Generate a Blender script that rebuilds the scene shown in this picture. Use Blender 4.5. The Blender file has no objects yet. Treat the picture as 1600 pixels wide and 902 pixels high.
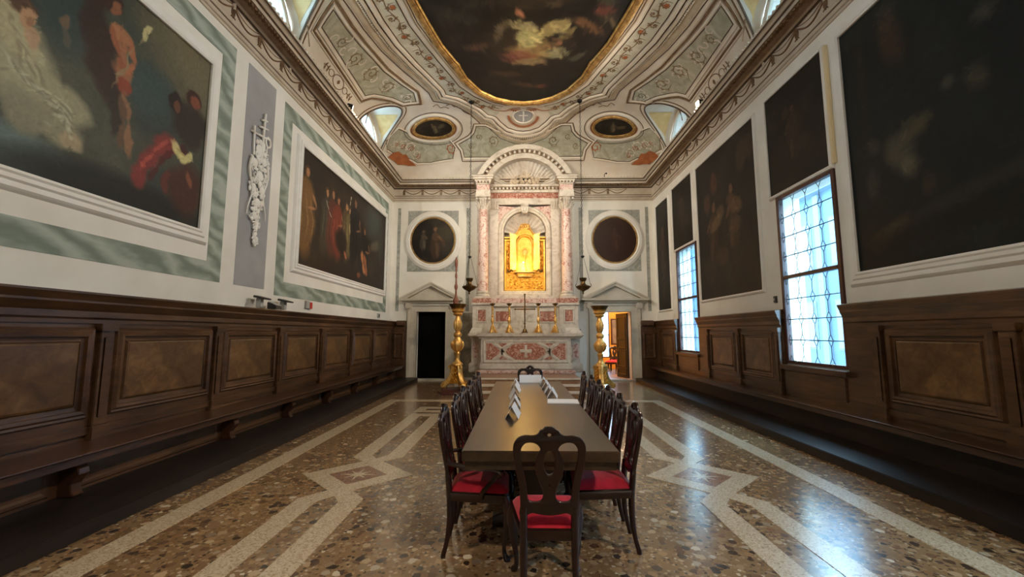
import bpy, bmesh, math, random
import numpy as np
from mathutils import Vector, Matrix
from mathutils.geometry import tessellate_polygon
random.seed(7); RNG = np.random.RandomState(11)
SC = bpy.context.scene
COL = SC.collection
PI = math.pi

# ------------------------------------------------------------------ camera, sky, exposure
F_PX = 650.0
cam_d = bpy.data.cameras.new('camera'); cam = bpy.data.objects.new('camera', cam_d); COL.objects.link(cam)
cam_d.sensor_width = 36.0; cam_d.lens = 36.0*F_PX/1600.0; cam_d.clip_start = 0.05
pitch = math.atan(70/F_PX); yaw = math.atan(12/F_PX)*math.cos(pitch)
cam.location = (-0.10, 0.0, 1.6); cam.rotation_euler = (PI/2+pitch, 0, yaw)
SC.camera = cam
SC.view_settings.view_transform = 'Standard'; SC.view_settings.look = 'None'
SC.view_settings.gamma = 1.0; SC.view_settings.use_curve_mapping = False
SC.view_settings.exposure = 0.32
SC.cycles.use_denoising = True
SC.cycles.max_bounces = 8; SC.cycles.diffuse_bounces = 5; SC.cycles.glossy_bounces = 3
SC.cycles.transparent_max_bounces = 8; SC.cycles.sample_clamp_indirect = 6.0
SKY_STRENGTH = 18.0
SKY_COLOR = (0.62, 0.82, 1.0)
LAMP_W = 1.0            # scale of the cornice flood lamps
wd = bpy.data.worlds.new('World'); SC.world = wd; wd.use_nodes = True
bg = wd.node_tree.nodes['Background']
bg.inputs['Color'].default_value = (*SKY_COLOR, 1); bg.inputs['Strength'].default_value = SKY_STRENGTH

def light(name, kind, loc, energy, color, rot=(0,0,0), **kw):
    d = bpy.data.lights.new(name, kind); d.energy = energy; d.color = color
    for k, v in kw.items(): setattr(d, k, v)
    o = bpy.data.objects.new(name, d); o.location = loc; o.rotation_euler = rot; COL.objects.link(o)
    return o
def portal(name, loc, rot, sx, sy):
    o = light(name, 'AREA', loc, 1.0, (1,1,1), rot, shape='RECTANGLE', size=sx, size_y=sy)
    o.data.cycles.is_portal = True
    return o

# ------------------------------------------------------------------ room numbers (metres)
XW = 4.62; YB = 14.4; YF = -4.0; WT = 0.40
ZC = 6.9; HR = 1.6; RV = 2.4; XC = 0.03; AX = 0.08
LUN_Y = [11.65, 6.75, 1.85]; LUN_W = 0.97; LUN_H = 1.31
WIN_Y = [11.70, 6.79, 1.85]; WIN_HW = 0.71; WIN_Z0 = 1.08; WIN_Z1 = 4.06

# ------------------------------------------------------------------ helpers
def lin(c):
    def f(v):
        v /= 255.0
        return v/12.92 if v <= 0.04045 else ((v+0.055)/1.055)**2.4
    return tuple(f(v) for v in c)
def L4(c): return (*lin(c), 1.0)

def parent_to(o, p):
    if p is not None: o.parent = p
    return o
def tag(o, label, cat, group=None):
    o['label'] = label; o['category'] = cat
    if group: o['group'] = group
    return o
def struct(o, label=None):
    o['kind'] = 'structure'
    if label: o['label'] = label
    return o
def empty(name, loc=(0,0,0), rz=0.0, parent=None):
    o = bpy.data.objects.new(name, None); COL.objects.link(o); o.location = loc
    o.rotation_euler = (0,0,rz); o.empty_display_size = 0.1
    return parent_to(o, parent)
def new_obj(name, me, mat, parent=None):
    o = bpy.data.objects.new(name, me); COL.objects.link(o)
    if mat is not None and len(me.materials) == 0: me.materials.append(mat)
    return parent_to(o, parent)
def copy_tree(o, parent=None):
    c = o.copy(); COL.objects.link(c); c.parent = parent
    for ch in list(o.children): copy_tree(ch, c)
    return c

class MB:
    def __init__(s): s.v = []; s.f = []
    def add(s, vs, fs):
        b = len(s.v); s.v += [tuple(p) for p in vs]; s.f += [tuple(b+i for i in q) for q in fs]; return s
    def box(s, x0, x1, y0, y1, z0, z1):
        return s.add([(x0,y0,z0),(x1,y0,z0),(x1,y1,z0),(x0,y1,z0),(x0,y0,z1),(x1,y0,z1),(x1,y1,z1),(x0,y1,z1)],
            [(0,3,2,1),(4,5,6,7),(0,1,5,4),(1,2,6,5),(2,3,7,6),(3,0,4,7)])
    def frustum(s, cx, cy, z0, a0, b0, z1, a1, b1):
        return s.add([(cx-a0,cy-b0,z0),(cx+a0,cy-b0,z0),(cx+a0,cy+b0,z0),(cx-a0,cy+b0,z0),
                      (cx-a1,cy-b1,z1),(cx+a1,cy-b1,z1),(cx+a1,cy+b1,z1),(cx-a1,cy+b1,z1)],
            [(0,3,2,1),(4,5,6,7),(0,1,5,4),(1,2,6,5),(2,3,7,6),(3,0,4,7)])
    def prism(s, pts, fn, a0, a1):
        n = len(pts)
        vs = [fn(p[0], p[1], a0) for p in pts] + [fn(p[0], p[1], a1) for p in pts]
        fs = [tuple(range(n))[::-1], tuple(range(n, 2*n))] + [(i, (i+1) % n, n+(i+1) % n, n+i) for i in range(n)]
        return s.add(vs, fs)
    def tube(s, pts, r, n=8, closed=False, cap=True):
        pts = [Vector(p) for p in pts]; m = len(pts)
        rr = [r]*m if not hasattr(r, '__len__') else list(r)
        vs = []; ref = None
        for i in range(m):
            a = pts[(i-1) % m] if (closed or i > 0) else pts[i]
            b = pts[(i+1) % m] if (closed or i < m-1) else pts[i]
            t = (b-a)
            if t.length < 1e-9: t = Vector((0,0,1))
            t.normalize()
            if ref is None:
                ref = Vector((0,0,1)) if abs(t.z) < 0.9 else Vector((1,0,0))
            u = (ref - t*ref.dot(t))
            if u.length < 1e-6: u = t.orthogonal()
            u.normalize(); w = t.cross(u); ref = u
            for k in range(n):
                an = 2*PI*k/n
                vs.append(pts[i] + (u*math.cos(an)+w*math.sin(an))*rr[i])
        fs = []
        for i in range(m if closed else m-1):
            j = (i+1) % m
            for k in range(n):
                fs.append((i*n+k, i*n+(k+1) % n, j*n+(k+1) % n, j*n+k))
        if cap and not closed:
            fs.append(tuple(range(n))[::-1]); fs.append(tuple((m-1)*n+k for k in range(n)))
        return s.add(vs, fs)
    def lathe(s, prof, c=(0,0,0), n=20, cap=True):
        vs = []; m = len(prof)
        for r, z in prof:
            for k in range(n):
                an = 2*PI*k/n
                vs.append((c[0]+r*math.cos(an), c[1]+r*math.sin(an), c[2]+z))
        fs = []
        for i in range(m-1):
            for k in range(n):
                fs.append((i*n+k, i*n+(k+1) % n, (i+1)*n+(k+1) % n, (i+1)*n+k))
        if cap:
            fs.append(tuple(range(n))[::-1]); fs.append(tuple((m-1)*n+k for k in range(n)))
        return s.add(vs, fs)
    def ball(s, c, rx, ry=None, rz=None, n=10, m=6, rot=None):
        ry = rx if ry is None else ry; rz = rx if rz is None else rz
        vs = []
        for i in range(m+1):
            th = PI*i/m
            for k in range(n):
                an = 2*PI*k/n
                p = Vector((rx*math.sin(th)*math.cos(an), ry*math.sin(th)*math.sin(an), rz*math.cos(th)))
                if rot is not None: p = rot @ p
                vs.append(p+Vector(c))
        fs = []
        for i in range(m):
            for k in range(n):
                fs.append((i*n+k, (i+1)*n+k, (i+1)*n+(k+1) % n, i*n+(k+1) % n))
        return s.add(vs, fs)
    def sweep(s, prof, path, closed=True, cap=True):
        # path: function list; each item maps (a,b) of the profile to a point
        m = len(prof); vs = []
        for fn in path:
            for a, b in prof: vs.append(fn(a, b))
        fs = []; k = len(path)
        for i in range(k if closed else k-1):
            j = (i+1) % k
            for q in range(m-1):
                fs.append((i*m+q, j*m+q, j*m+q+1, i*m+q+1))
        if not closed and cap:
            fs.append(tuple(range(m))); fs.append(tuple((k-1)*m+q for q in range(m)))
        return s.add(vs, fs)
    def mesh(s, name, smooth=False, bevel=0.0, seg=2):
        me = bpy.data.meshes.new(name); me.from_pydata([tuple(v) for v in s.v], [], s.f)
        bm = bmesh.new(); bm.from_mesh(me)
        bmesh.ops.remove_doubles(bm, verts=bm.verts, dist=1e-5)
        bmesh.ops.recalc_face_normals(bm, faces=bm.faces)
        if bevel > 0:
            es = [e for e in bm.edges if len(e.link_faces) == 2 and e.calc_face_angle(0) > 0.5]
            bmesh.ops.bevel(bm, geom=es, offset=bevel, segments=seg, affect='EDGES', clamp_overlap=True)
        bm.to_mesh(me); bm.free()
        if smooth:
            me.polygons.foreach_set('use_smooth', [True]*len(me.polygons))
            try: me.set_sharp_from_angle(angle=math.radians(42))
            except Exception: pass
        return me
    def build(s, name, mat, parent=None, smooth=False, bevel=0.0, seg=2):
        return new_obj(name, s.mesh(name, smooth, bevel, seg), mat, parent)

def offset_poly(pts, d, closed=True):
    # outward (to the right of travel) mitred offset of a 2-D polyline
    n = len(pts); out = []
    for i in range(n):
        p = Vector(pts[i]); a = Vector(pts[(i-1) % n]) if (closed or i > 0) else None
        b = Vector(pts[(i+1) % n]) if (closed or i < n-1) else None
        if a is None: a = p-(b-p)
        if b is None: b = p+(p-a)
        t1 = (p-a).normalized() if (p-a).length > 1e-9 else (b-p).normalized()
        t2 = (b-p).normalized() if (b-p).length > 1e-9 else t1
        n1 = Vector((t1.y, -t1.x)); n2 = Vector((t2.y, -t2.x))
        m = n1+n2
        if m.length < 1e-6: m = n1.copy()
        m.normalize(); k = max(0.45, m.dot(n1))
        q = p+m*(d/k); out.append((q.x, q.y))
    return out
def area2(pts):
    return sum(pts[i][0]*pts[(i+1) % len(pts)][1]-pts[(i+1) % len(pts)][0]*pts[i][1] for i in range(len(pts)))/2
def ccw(pts): return pts if area2(pts) > 0 else pts[::-1]
def resample(pts, step, closed=False, smooth=True):
    P = [Vector(p) for p in pts]; n = len(P); out = []
    for i in range(n if closed else n-1):
        p1 = P[i]; p2 = P[(i+1) % n]
        p0 = P[(i-1) % n] if (closed or i > 0) else p1
        p3 = P[(i+2) % n] if (closed or i < n-2) else p2
        k = max(1, int(math.ceil((p2-p1).length/step)))
        for j in range(k):
            t = j/k
            if smooth:
                q = 0.5*((2*p1)+(p2-p0)*t+(2*p0-5*p1+4*p2-p3)*t*t+(3*p1-p0-3*p2+p3)*t**3)
            else: q = p1+(p2-p1)*t
            out.append(tuple(q))
    if not closed: out.append(tuple(P[-1]))
    return out
def ellipse(cx, cy, a, b, n=48): return [(cx+a*math.cos(2*PI*k/n), cy+b*math.sin(2*PI*k/n)) for k in range(n)]

# wall planes: (along, up, out of the wall) -> world
def PL(u, v, n): return (-XW+n, u, v)
def PR(u, v, n): return (XW-n, u, v)
def PBk(u, v, n): return (u, YB-n, v)
def slab(mb, fn, u0, u1, v0, v1, n0, n1):
    return mb.prism([(u0,v0),(u1,v0),(u1,v1),(u0,v1)], lambda a, b, c: fn(a, b, c), n0, n1)
def ring(mb, fn, outline, prof, base=0.0):
    # prof: (outward offset, height); closed frame around an outline
    out = ccw(list(outline)); rings = [offset_poly(out, d) for d, h in prof]; n = len(out); m = len(prof)
    vs = [fn(rings[q][i][0], rings[q][i][1], base+prof[q][1]) for q in range(m) for i in range(n)]
    fs = [(q*n+i, q*n+(i+1) % n, (q+1)*n+(i+1) % n, (q+1)*n+i) for q in range(m-1) for i in range(n)]
    return mb.add(vs, fs)
def rect(u0, u1, v0, v1): return [(u0,v0),(u1,v0),(u1,v1),(u0,v1)]

def curve_mesh(name, splines, depth, bevel=0.0, fn=None, res=1, smooth=True):
    # flat 2-D outlines (holes by even-odd), given thickness and rounded edges
    cu = bpy.data.curves.new(name, 'CURVE'); cu.dimensions = '2D'; cu.fill_mode = 'BOTH'
    cu.extrude = max(depth/2-bevel, 0); cu.bevel_depth = bevel; cu.bevel_resolution = res
    for pts in splines:
        sp = cu.splines.new('POLY'); sp.points.add(len(pts)-1)
        for i, p in enumerate(pts): sp.points[i].co = (p[0], p[1], 0, 1)
        sp.use_cyclic_u = True
    ob = bpy.data.objects.new(name+'_tmp', cu); COL.objects.link(ob)
    dg = bpy.context.evaluated_depsgraph_get(); dg.update()
    me = bpy.data.meshes.new_from_object(ob.evaluated_get(dg))
    bpy.data.objects.remove(ob); bpy.data.curves.remove(cu)
    me.name = name; me.materials.clear()
    if fn is not None:
        for v in me.vertices: v.co = Vector(fn(v.co.x, v.co.y, v.co.z))
    bm = bmesh.new(); bm.from_mesh(me); bmesh.ops.remove_doubles(bm, verts=bm.verts, dist=1e-5)
    bmesh.ops.recalc_face_normals(bm, faces=bm.faces); bm.to_mesh(me); bm.free()
    if smooth:
        me.polygons.foreach_set('use_smooth', [True]*len(me.polygons))
        try: me.set_sharp_from_angle(angle=math.radians(40))
        except Exception: pass
    return me

# ------------------------------------------------------------------ materials
MAT = {}
class NT:
    def __init__(s, name):
        s.m = bpy.data.materials.new(name); s.m.use_nodes = True; s.t = s.m.node_tree
        s.b = s.t.nodes['Principled BSDF']; s.out = s.t.nodes['Material Output']; MAT[name] = s.m
        s._co = None
    def n(s, kind, **kw):
        x = s.t.nodes.new(kind)
        for k, v in kw.items():
            if k in x.inputs.keys() if isinstance(k, str) else False: x.inputs[k].default_value = v
            else: setattr(x, k, v)
        return x
    def l(s, a, b): s.t.links.new(a, b)
    def co(s, scale=(1,1,1)):
        if s._co is None: s._co = s.n('ShaderNodeTexCoord')
        mp = s.n('ShaderNodeMapping'); s.l(s._co.outputs['Object'], mp.inputs['Vector'])
        mp.inputs['Scale'].default_value = scale
        return mp.outputs['Vector']
    def noise(s, vec, scale, detail=4, rough=0.55, dist=0.0):
        x = s.n('ShaderNodeTexNoise'); s.l(vec, x.inputs['Vector'])
        x.inputs['Scale'].default_value = scale; x.inputs['Detail'].default_value = detail
        x.inputs['Roughness'].default_value = rough; x.inputs['Distortion'].default_value = dist
        return x.outputs['Fac']
    def ramp(s, fac, stops):
        x = s.n('ShaderNodeValToRGB'); s.l(fac, x.inputs['Fac']); e = x.color_ramp.elements
        while len(e) < len(stops): e.new(0.5)
        for i, (p, c) in enumerate(stops): e[i].position = p; e[i].color = L4(c) if len(c) == 3 else c
        return x.outputs['Color']
    def mix(s, fac, a, b, mode='MIX'):
        x = s.n('ShaderNodeMix'); x.data_type = 'RGBA'; x.blend_type = mode
        for src, key in ((fac, 0), (a, 6), (b, 7)):
            if hasattr(src, 'links'): s.l(src, x.inputs[key])
            elif key == 0: x.inputs[0].default_value = src
            else: x.inputs[key].default_value = src
        return x.outputs[2]
    def bump(s, h, strength=0.2, dist=0.01):
        x = s.n('ShaderNodeBump'); s.l(h, x.inputs['Height']); x.inputs['Strength'].default_value = strength
        x.inputs['Distance'].default_value = dist; s.l(x.outputs['Normal'], s.b.inputs['Normal'])
    def base(s, c):
        if hasattr(c, 'links'): s.l(c, s.b.inputs['Base Color'])
        else: s.b.inputs['Base Color'].default_value = c
    def set(s, **kw):
        for k, v in kw.items(): s.b.inputs[k.replace('_', ' ')].default_value = v
        return s

def plain(name, c, rough=0.6, c2=None, scale=6, metal=0.0, bump=0.0, bscale=30, **kw):
    t = NT(name); v = t.co()
    if c2 is None: t.base(L4(c))
    else: t.base(t.ramp(t.noise(v, scale), [(0.35, c), (0.65, c2)]))
    t.set(Roughness=rough, Metallic=metal, **kw)
    if bump: t.bump(t.noise(v, bscale), bump, 0.01)
    return t.m
plain('plaster', (226,221,208), 0.75, (236,232,222), 1.3)
plain('stucco', (236,232,224), 0.55, (228,223,213), 2.5, bump=0.08)
plain('ceiling_plaster', (205,190,170), 0.75, (222,211,194), 1.1)
plain('grey_panel', (152,151,150), 0.8, (164,163,161), 1.6)
plain('lead', (60,70,72), 0.5, metal=0.6)
plain('iron', (28,24,22), 0.45, metal=0.7)
plain('paper', (240,240,244), 0.6)
plain('black_wood', (6,5,5), 0.9, Specular_IOR_Level=0.1)
plain('device_grey', (168,168,160), 0.5)
plain('device_dark', (58,54,50), 0.5)
plain('device_red', (190,30,28), 0.4)
plain('paint_brown', (104,78,52), 0.8, (130,100,70), 9)
plain('paint_umber', (122,104,78), 0.8, (140,122,94), 6)
plain('paint_line', (70,52,38), 0.8, (96,74,54), 9)
plain('paint_rust', (150,84,42), 0.8, (176,104,58), 5)
plain('paint_ochre', (196,158,98), 0.8, (214,180,124), 5)
plain('batten_paint', (226,208,164), 0.6)
plain('paint_tan', (176,156,130), 0.8, (194,176,150), 3)
plain('paint_pink', (206,182,168), 0.8, (190,150,130), 4)
plain('cornice_tan', (190,174,152), 0.7, (206,192,172), 3)
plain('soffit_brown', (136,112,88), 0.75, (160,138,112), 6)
plain('door_stone', (206,198,182), 0.6, (186,176,156), 2.2, bump=0.1)
plain('brass', (120,92,50), 0.35, (80,60,34), 12, metal=0.9)
plain('silver', (150,140,120), 0.35, metal=0.9)
plain('annex_wall', (226,176,84), 0.8, (214,160,70), 2)
plain('annex_floor', (150,120,84), 0.5, (120,96,66), 8)
plain('facade', (78,104,124), 0.8, (66,92,114), 0.7)
plain('facade_trim', (98,118,130), 0.8)
plain('facade_glass', (70,90,104), 0.2)
plain('canal_pavement', (120,120,112), 0.8, (100,100,96), 0.8)
plain('roof_tile', (150,96,74), 0.8)
plain('candle_wax', (140,84,60), 0.5, (112,62,44), 14)
plain('plinth_wood', (92,46,36), 0.4, (70,34,28), 7)

t = NT('green_marble'); v = t.co((1, 0.5, 1.2))
w = t.n('ShaderNodeTexWave'); w.wave_type = 'BANDS'; w.bands_direction = 'DIAGONAL'
t.l(v, w.inputs['Vector']); w.inputs['Scale'].default_value = 1.6; w.inputs['Distortion'].default_value = 9.0
w.inputs['Detail'].default_value = 4; w.inputs['Detail Scale'].default_value = 1.2
t.base(t.ramp(w.outputs['Fac'], [(0.0, (116,128,114)), (0.35, (138,149,135)), (0.7, (152,162,148)), (1.0, (170,178,166))])); t.set(Roughness=0.6)

t = NT('grey_marble'); v = t.co()
t.base(t.ramp(t.noise(v, 4, 6, 0.65, 1.5), [(0.3, (128,128,118)), (0.55, (166,166,156)), (0.7, (188,186,176))])); t.set(Roughness=0.55)

def marble(name, stops, scale, dist, rough=0.3):
    t = NT(name); v = t.co()
    a = t.noise(v, scale, 7, 0.62, dist); t.base(t.ramp(a, stops)); t.set(Roughness=rough); return t
marble('marble_white', [(0.28, (150,136,120)), (0.45, (192,180,164)), (0.62, (206,196,180)), (0.8, (176,162,146))], 3.0, 1.6, 0.35)
marble('marble_red', [(0.30, (104,50,38)), (0.42, (146,84,66)), (0.52, (166,108,88)), (0.60, (204,176,156)), (0.70, (134,70,54))], 7.0, 2.6, 0.3)
marble('marble_pink', [(0.28, (140,88,74)), (0.42, (176,126,110)), (0.52, (214,194,180)), (0.62, (190,146,130)), (0.74, (150,92,78))], 5.0, 2.4, 0.35)
marble('step_stone', [(0.3, (118,80,54)), (0.5, (146,106,74)), (0.7, (166,130,98))], 5.0, 1.2, 0.3)
marble('step_nosing', [(0.3, (196,178,156)), (0.7, (216,204,188))], 5.0, 1.2, 0.35)
marble('stain_wall', [(0.35, (96,84,66)), (0.5, (150,138,116)), (0.65, (206,198,184))], 1.4, 0.8, 0.7)

def wood(name, dark, mid, light_, grain=(1,1,12), scale=2.2, rough=0.38, coat=0.15):
    t = NT(name); v = t.co(grain)
    a = t.noise(v, scale, 6, 0.6, 0.6); b = t.noise(t.co(), 1.1, 3)
    c1 = t.ramp(a, [(0.3, dark), (0.52, mid), (0.72, light_)])
    c2 = t.ramp(b, [(0.3, (150,150,150)), (0.7, (255,255,255))])
    t.base(t.mix(0.8, c1, c2, 'MULTIPLY')); t.set(Roughness=rough, Coat_Weight=coat, Coat_Roughness=0.25)
    t.bump(a, 0.12, 0.004)
    return t.m
wood('wainscot_wood', (66,43,26), (94,64,40), (114,81,53), (6,1,6), 2.0, 0.34, 0.25)
wood('wainscot_field', (84,56,31), (114,82,48), (136,102,64), (3,3,3), 2.4, 0.30, 0.25)
wood('bench_wood', (54,32,20), (80,49,30), (98,62,40), (8,0.8,8), 2.0, 0.28, 0.3)
wood('step_wood', (24,17,13), (36,25,19), (48,34,26), (8,0.8,8), 2.0, 0.5, 0.05)
wood('chair_wood', (34,13,11), (48,20,16), (62,28,21), (6,6,1.5), 3.0, 0.26, 0.35)
wood('table_wood', (52,38,24), (72,53,33), (88,66,42), (6,0.7,6), 2.0, 0.3, 0.2)
wood('window_wood', (62,26,18), (84,38,26), (98,50,34), (8,8,1), 2.0, 0.45, 0.1)
wood('door_wood', (15,12,10), (22,17,13), (30,23,18), (8,8,1), 2.0, 0.4, 0.1)

t = NT('red_velvet'); v = t.co()
t.base(t.ramp(t.noise(v, 14, 3), [(0.3, (172,8,34)), (0.7, (204,20,50))])); t.set(Roughness=0.85, Sheen_Weight=0.35, Sheen_Roughness=0.4)
t.bump(t.noise(v, 260, 2), 0.15, 0.002)

def gold(name, c1, c2, rough, bs=45, bump=0.5):
    t = NT(name); v = t.co(); a = t.noise(v, 9, 4)
    t.base(t.ramp(a, [(0.35, c1), (0.65, c2)])); t.set(Metallic=0.85, Roughness=rough); t.bump(t.noise(v, bs, 3), bump, 0.012); return t.m
gold('gold', (202,148,74), (234,190,114), 0.36)
gold('gold_bright', (236,172,60), (250,204,104), 0.4, 36, 0.35)
gold('gold_relief', (206,140,40), (240,180,76), 0.38, 30, 1.0)
gold('gold_frame', (150,114,66), (204,168,108), 0.45, 60, 0.8)

# ceiling fresco ground of the framed panels: soft grey green clouds
t = NT('fresco_green'); v = t.co((1,1,1))
a = t.noise(v, 2.2, 6, 0.62, 1.8)
t.base(t.ramp(a, [(0.30, (146,140,116)), (0.46, (166,161,138)), (0.58, (178,173,152)), (0.72, (200,195,178))])); t.set(Roughness=0.8)
t = NT('fresco_pale'); v = t.co((1,1,1))
t.base(t.ramp(t.noise(v, 2.2, 6, 0.62, 1.8), [(0.30, (182,176,154)), (0.5, (196,190,170)), (0.72, (210,204,188))])); t.set(Roughness=0.8)

# terrazzo
t = NT('terrazzo'); v0 = t.co()
nz = t.n('ShaderNodeTexNoise'); t.l(v0, nz.inputs['Vector']); nz.inputs['Scale'].default_value = 26; nz.inputs['Detail'].default_value = 2
vm = t.n('ShaderNodeVectorMath'); vm.operation = 'MULTIPLY_ADD'; t.l(nz.outputs['Color'], vm.inputs[0]); vm.inputs[1].default_value = (0.035, 0.035, 0.0); t.l(v0, vm.inputs[2])
v = vm.outputs[0]
def chips(scale, rnd=1.0):
    x = t.n('ShaderNodeTexVoronoi'); x.feature = 'F1'; t.l(v, x.inputs['Vector']); x.inputs['Scale'].default_value = scale
    x.inputs['Randomness'].default_value = rnd
    sep = t.n('ShaderNodeSeparateColor'); t.l(x.outputs['Color'], sep.inputs['Color'])
    return x.outputs['Distance'], sep.outputs['Red'], sep.outputs['Green']
def thr(sock, lo, hi):
    m = t.n('ShaderNodeMapRange'); t.l(sock, m.inputs['Value']); m.inputs['From Min'].default_value = lo
    m.inputs['From Max'].default_value = hi; m.inputs['To Min'].default_value = 1; m.inputs['To Max'].default_value = 0
    return m.outputs['Result']
ground = t.ramp(t.noise(v, 1.2, 5), [(0.3, (124,95,63)), (0.5, (144,114,79)), (0.7, (160,130,94))])
dA, rA, gA = chips(13)
colA = t.ramp(rA, [(0.0, (44,35,30)), (0.16, (70,54,42)), (0.32, (112,78,52)), (0.5, (174,140,100)), (0.62, (128,87,57)), (0.78, (204,178,140)), (0.9, (98,70,51)), (1.0, (226,210,182))])
dB, rB, gB = chips(32)
colB = t.ramp(rB, [(0.0, (64,48,36)), (0.3, (128,96,66)), (0.6, (194,163,124)), (0.85, (112,78,54)), (1.0, (222,206,178))])
c = t.mix(thr(dB, 0.38, 0.50), ground, colB)
mA = t.n('ShaderNodeMath'); mA.operation = 'MULTIPLY'; t.l(thr(dA, 0.42, 0.47), mA.inputs[0])
g2 = t.n('ShaderNodeMath'); g2.operation = 'GREATER_THAN'; t.l(gA, g2.inputs[0]); g2.inputs[1].default_value = 0.22
t.l(g2.outputs[0], mA.inputs[1])
c = t.mix(mA.outputs[0], c, colA)
t.base(c); t.set(Roughness=0.24, Specular_IOR_Level=0.8, Coat_Weight=0.7, Coat_Roughness=0.2)
rr = t.n('ShaderNodeMapRange'); t.l(t.noise(v, 3.0, 4), rr.inputs['Value']); rr.inputs['To Min'].default_value = 0.13; rr.inputs['To Max'].default_value = 0.26
t.l(rr.outputs['Result'], t.b.inputs['Roughness'])
t.bump(t.noise(v, 7, 3), 0.05, 0.01)
def terrazzo_fine(name, c1, c2, c3):
    t = NT(name); v = t.co()
    x = t.n('ShaderNodeTexVoronoi'); t.l(v, x.inputs['Vector']); x.inputs['Scale'].default_value = 90
    sep = t.n('ShaderNodeSeparateColor'); t.l(x.outputs['Color'], sep.inputs['Color'])
    t.base(t.ramp(sep.outputs['Red'], [(0.0, c1), (0.4, c2), (0.75, c2), (1.0, c3)])); t.set(Roughness=0.26, Specular_IOR_Level=0.8, Coat_Weight=0.7, Coat_Roughness=0.2)
    t.bump(t.noise(v, 7, 3), 0.05, 0.01)
terrazzo_fine('floor_band_light', (164,140,110), (212,192,162), (228,212,188))
terrazzo_fine('floor_band_red', (110,74,54), (150,108,82), (176,136,108))
terrazzo_fine('floor_band_dark', (60,46,36), (84,64,48), (110,86,64))

# leaded window glass: clear tinted pane that also mirrors a little
t = NT('window_glass'); nt = t.t; nt.nodes.remove(t.b)
tr = t.n('ShaderNodeBsdfTransparent'); gl = t.n('ShaderNodeBsdfGlossy'); mx = t.n('ShaderNodeMixShader')
tl = t.n('ShaderNodeBsdfTranslucent'); mx2 = t.n('ShaderNodeMixShader'); mx2.inputs[0].default_value = 0.05
tr.inputs['Color'].default_value = (0.62, 0.84, 0.96, 1); tl.inputs['Color'].default_value = (0.74, 0.88, 0.95, 1)
gl.inputs['Roughness'].default_value = 0.08
nt.links.new(tr.outputs[0], mx2.inputs[1]); nt.links.new(tl.outputs[0], mx2.inputs[2])
mx.inputs[0].default_value = 0.05; nt.links.new(mx2.outputs[0], mx.inputs[1]); nt.links.new(gl.outputs[0], mx.inputs[2]); nt.links.new(mx.outputs[0], t.out.inputs['Surface'])

def emitter(name, c, s):
    t = NT(name); t.base(L4(c)); t.b.inputs['Emission Color'].default_value = L4(c); t.b.inputs['Emission Strength'].default_value = s; return t.m
emitter('lamp_glow', (255,232,190), 26.0)
emitter('bulb_glow', (255,226,150), 30.0)

# painted canvases: the picture itself is colour stored on the canvas, varnished
t = NT('canvas'); at = t.n('ShaderNodeVertexColor'); at.layer_name = 'picture'
v = t.co(); gr = t.ramp(t.noise(v, 26, 4), [(0.3, (226,226,226)), (0.7, (255,255,255))])
t.base(t.mix(0.7, at.outputs['Color'], gr, 'MULTIPLY')); t.set(Roughness=0.5, Specular_IOR_Level=0.25); t.bump(t.noise(v, 180, 2), 0.12, 0.002)
M = MAT

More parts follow.
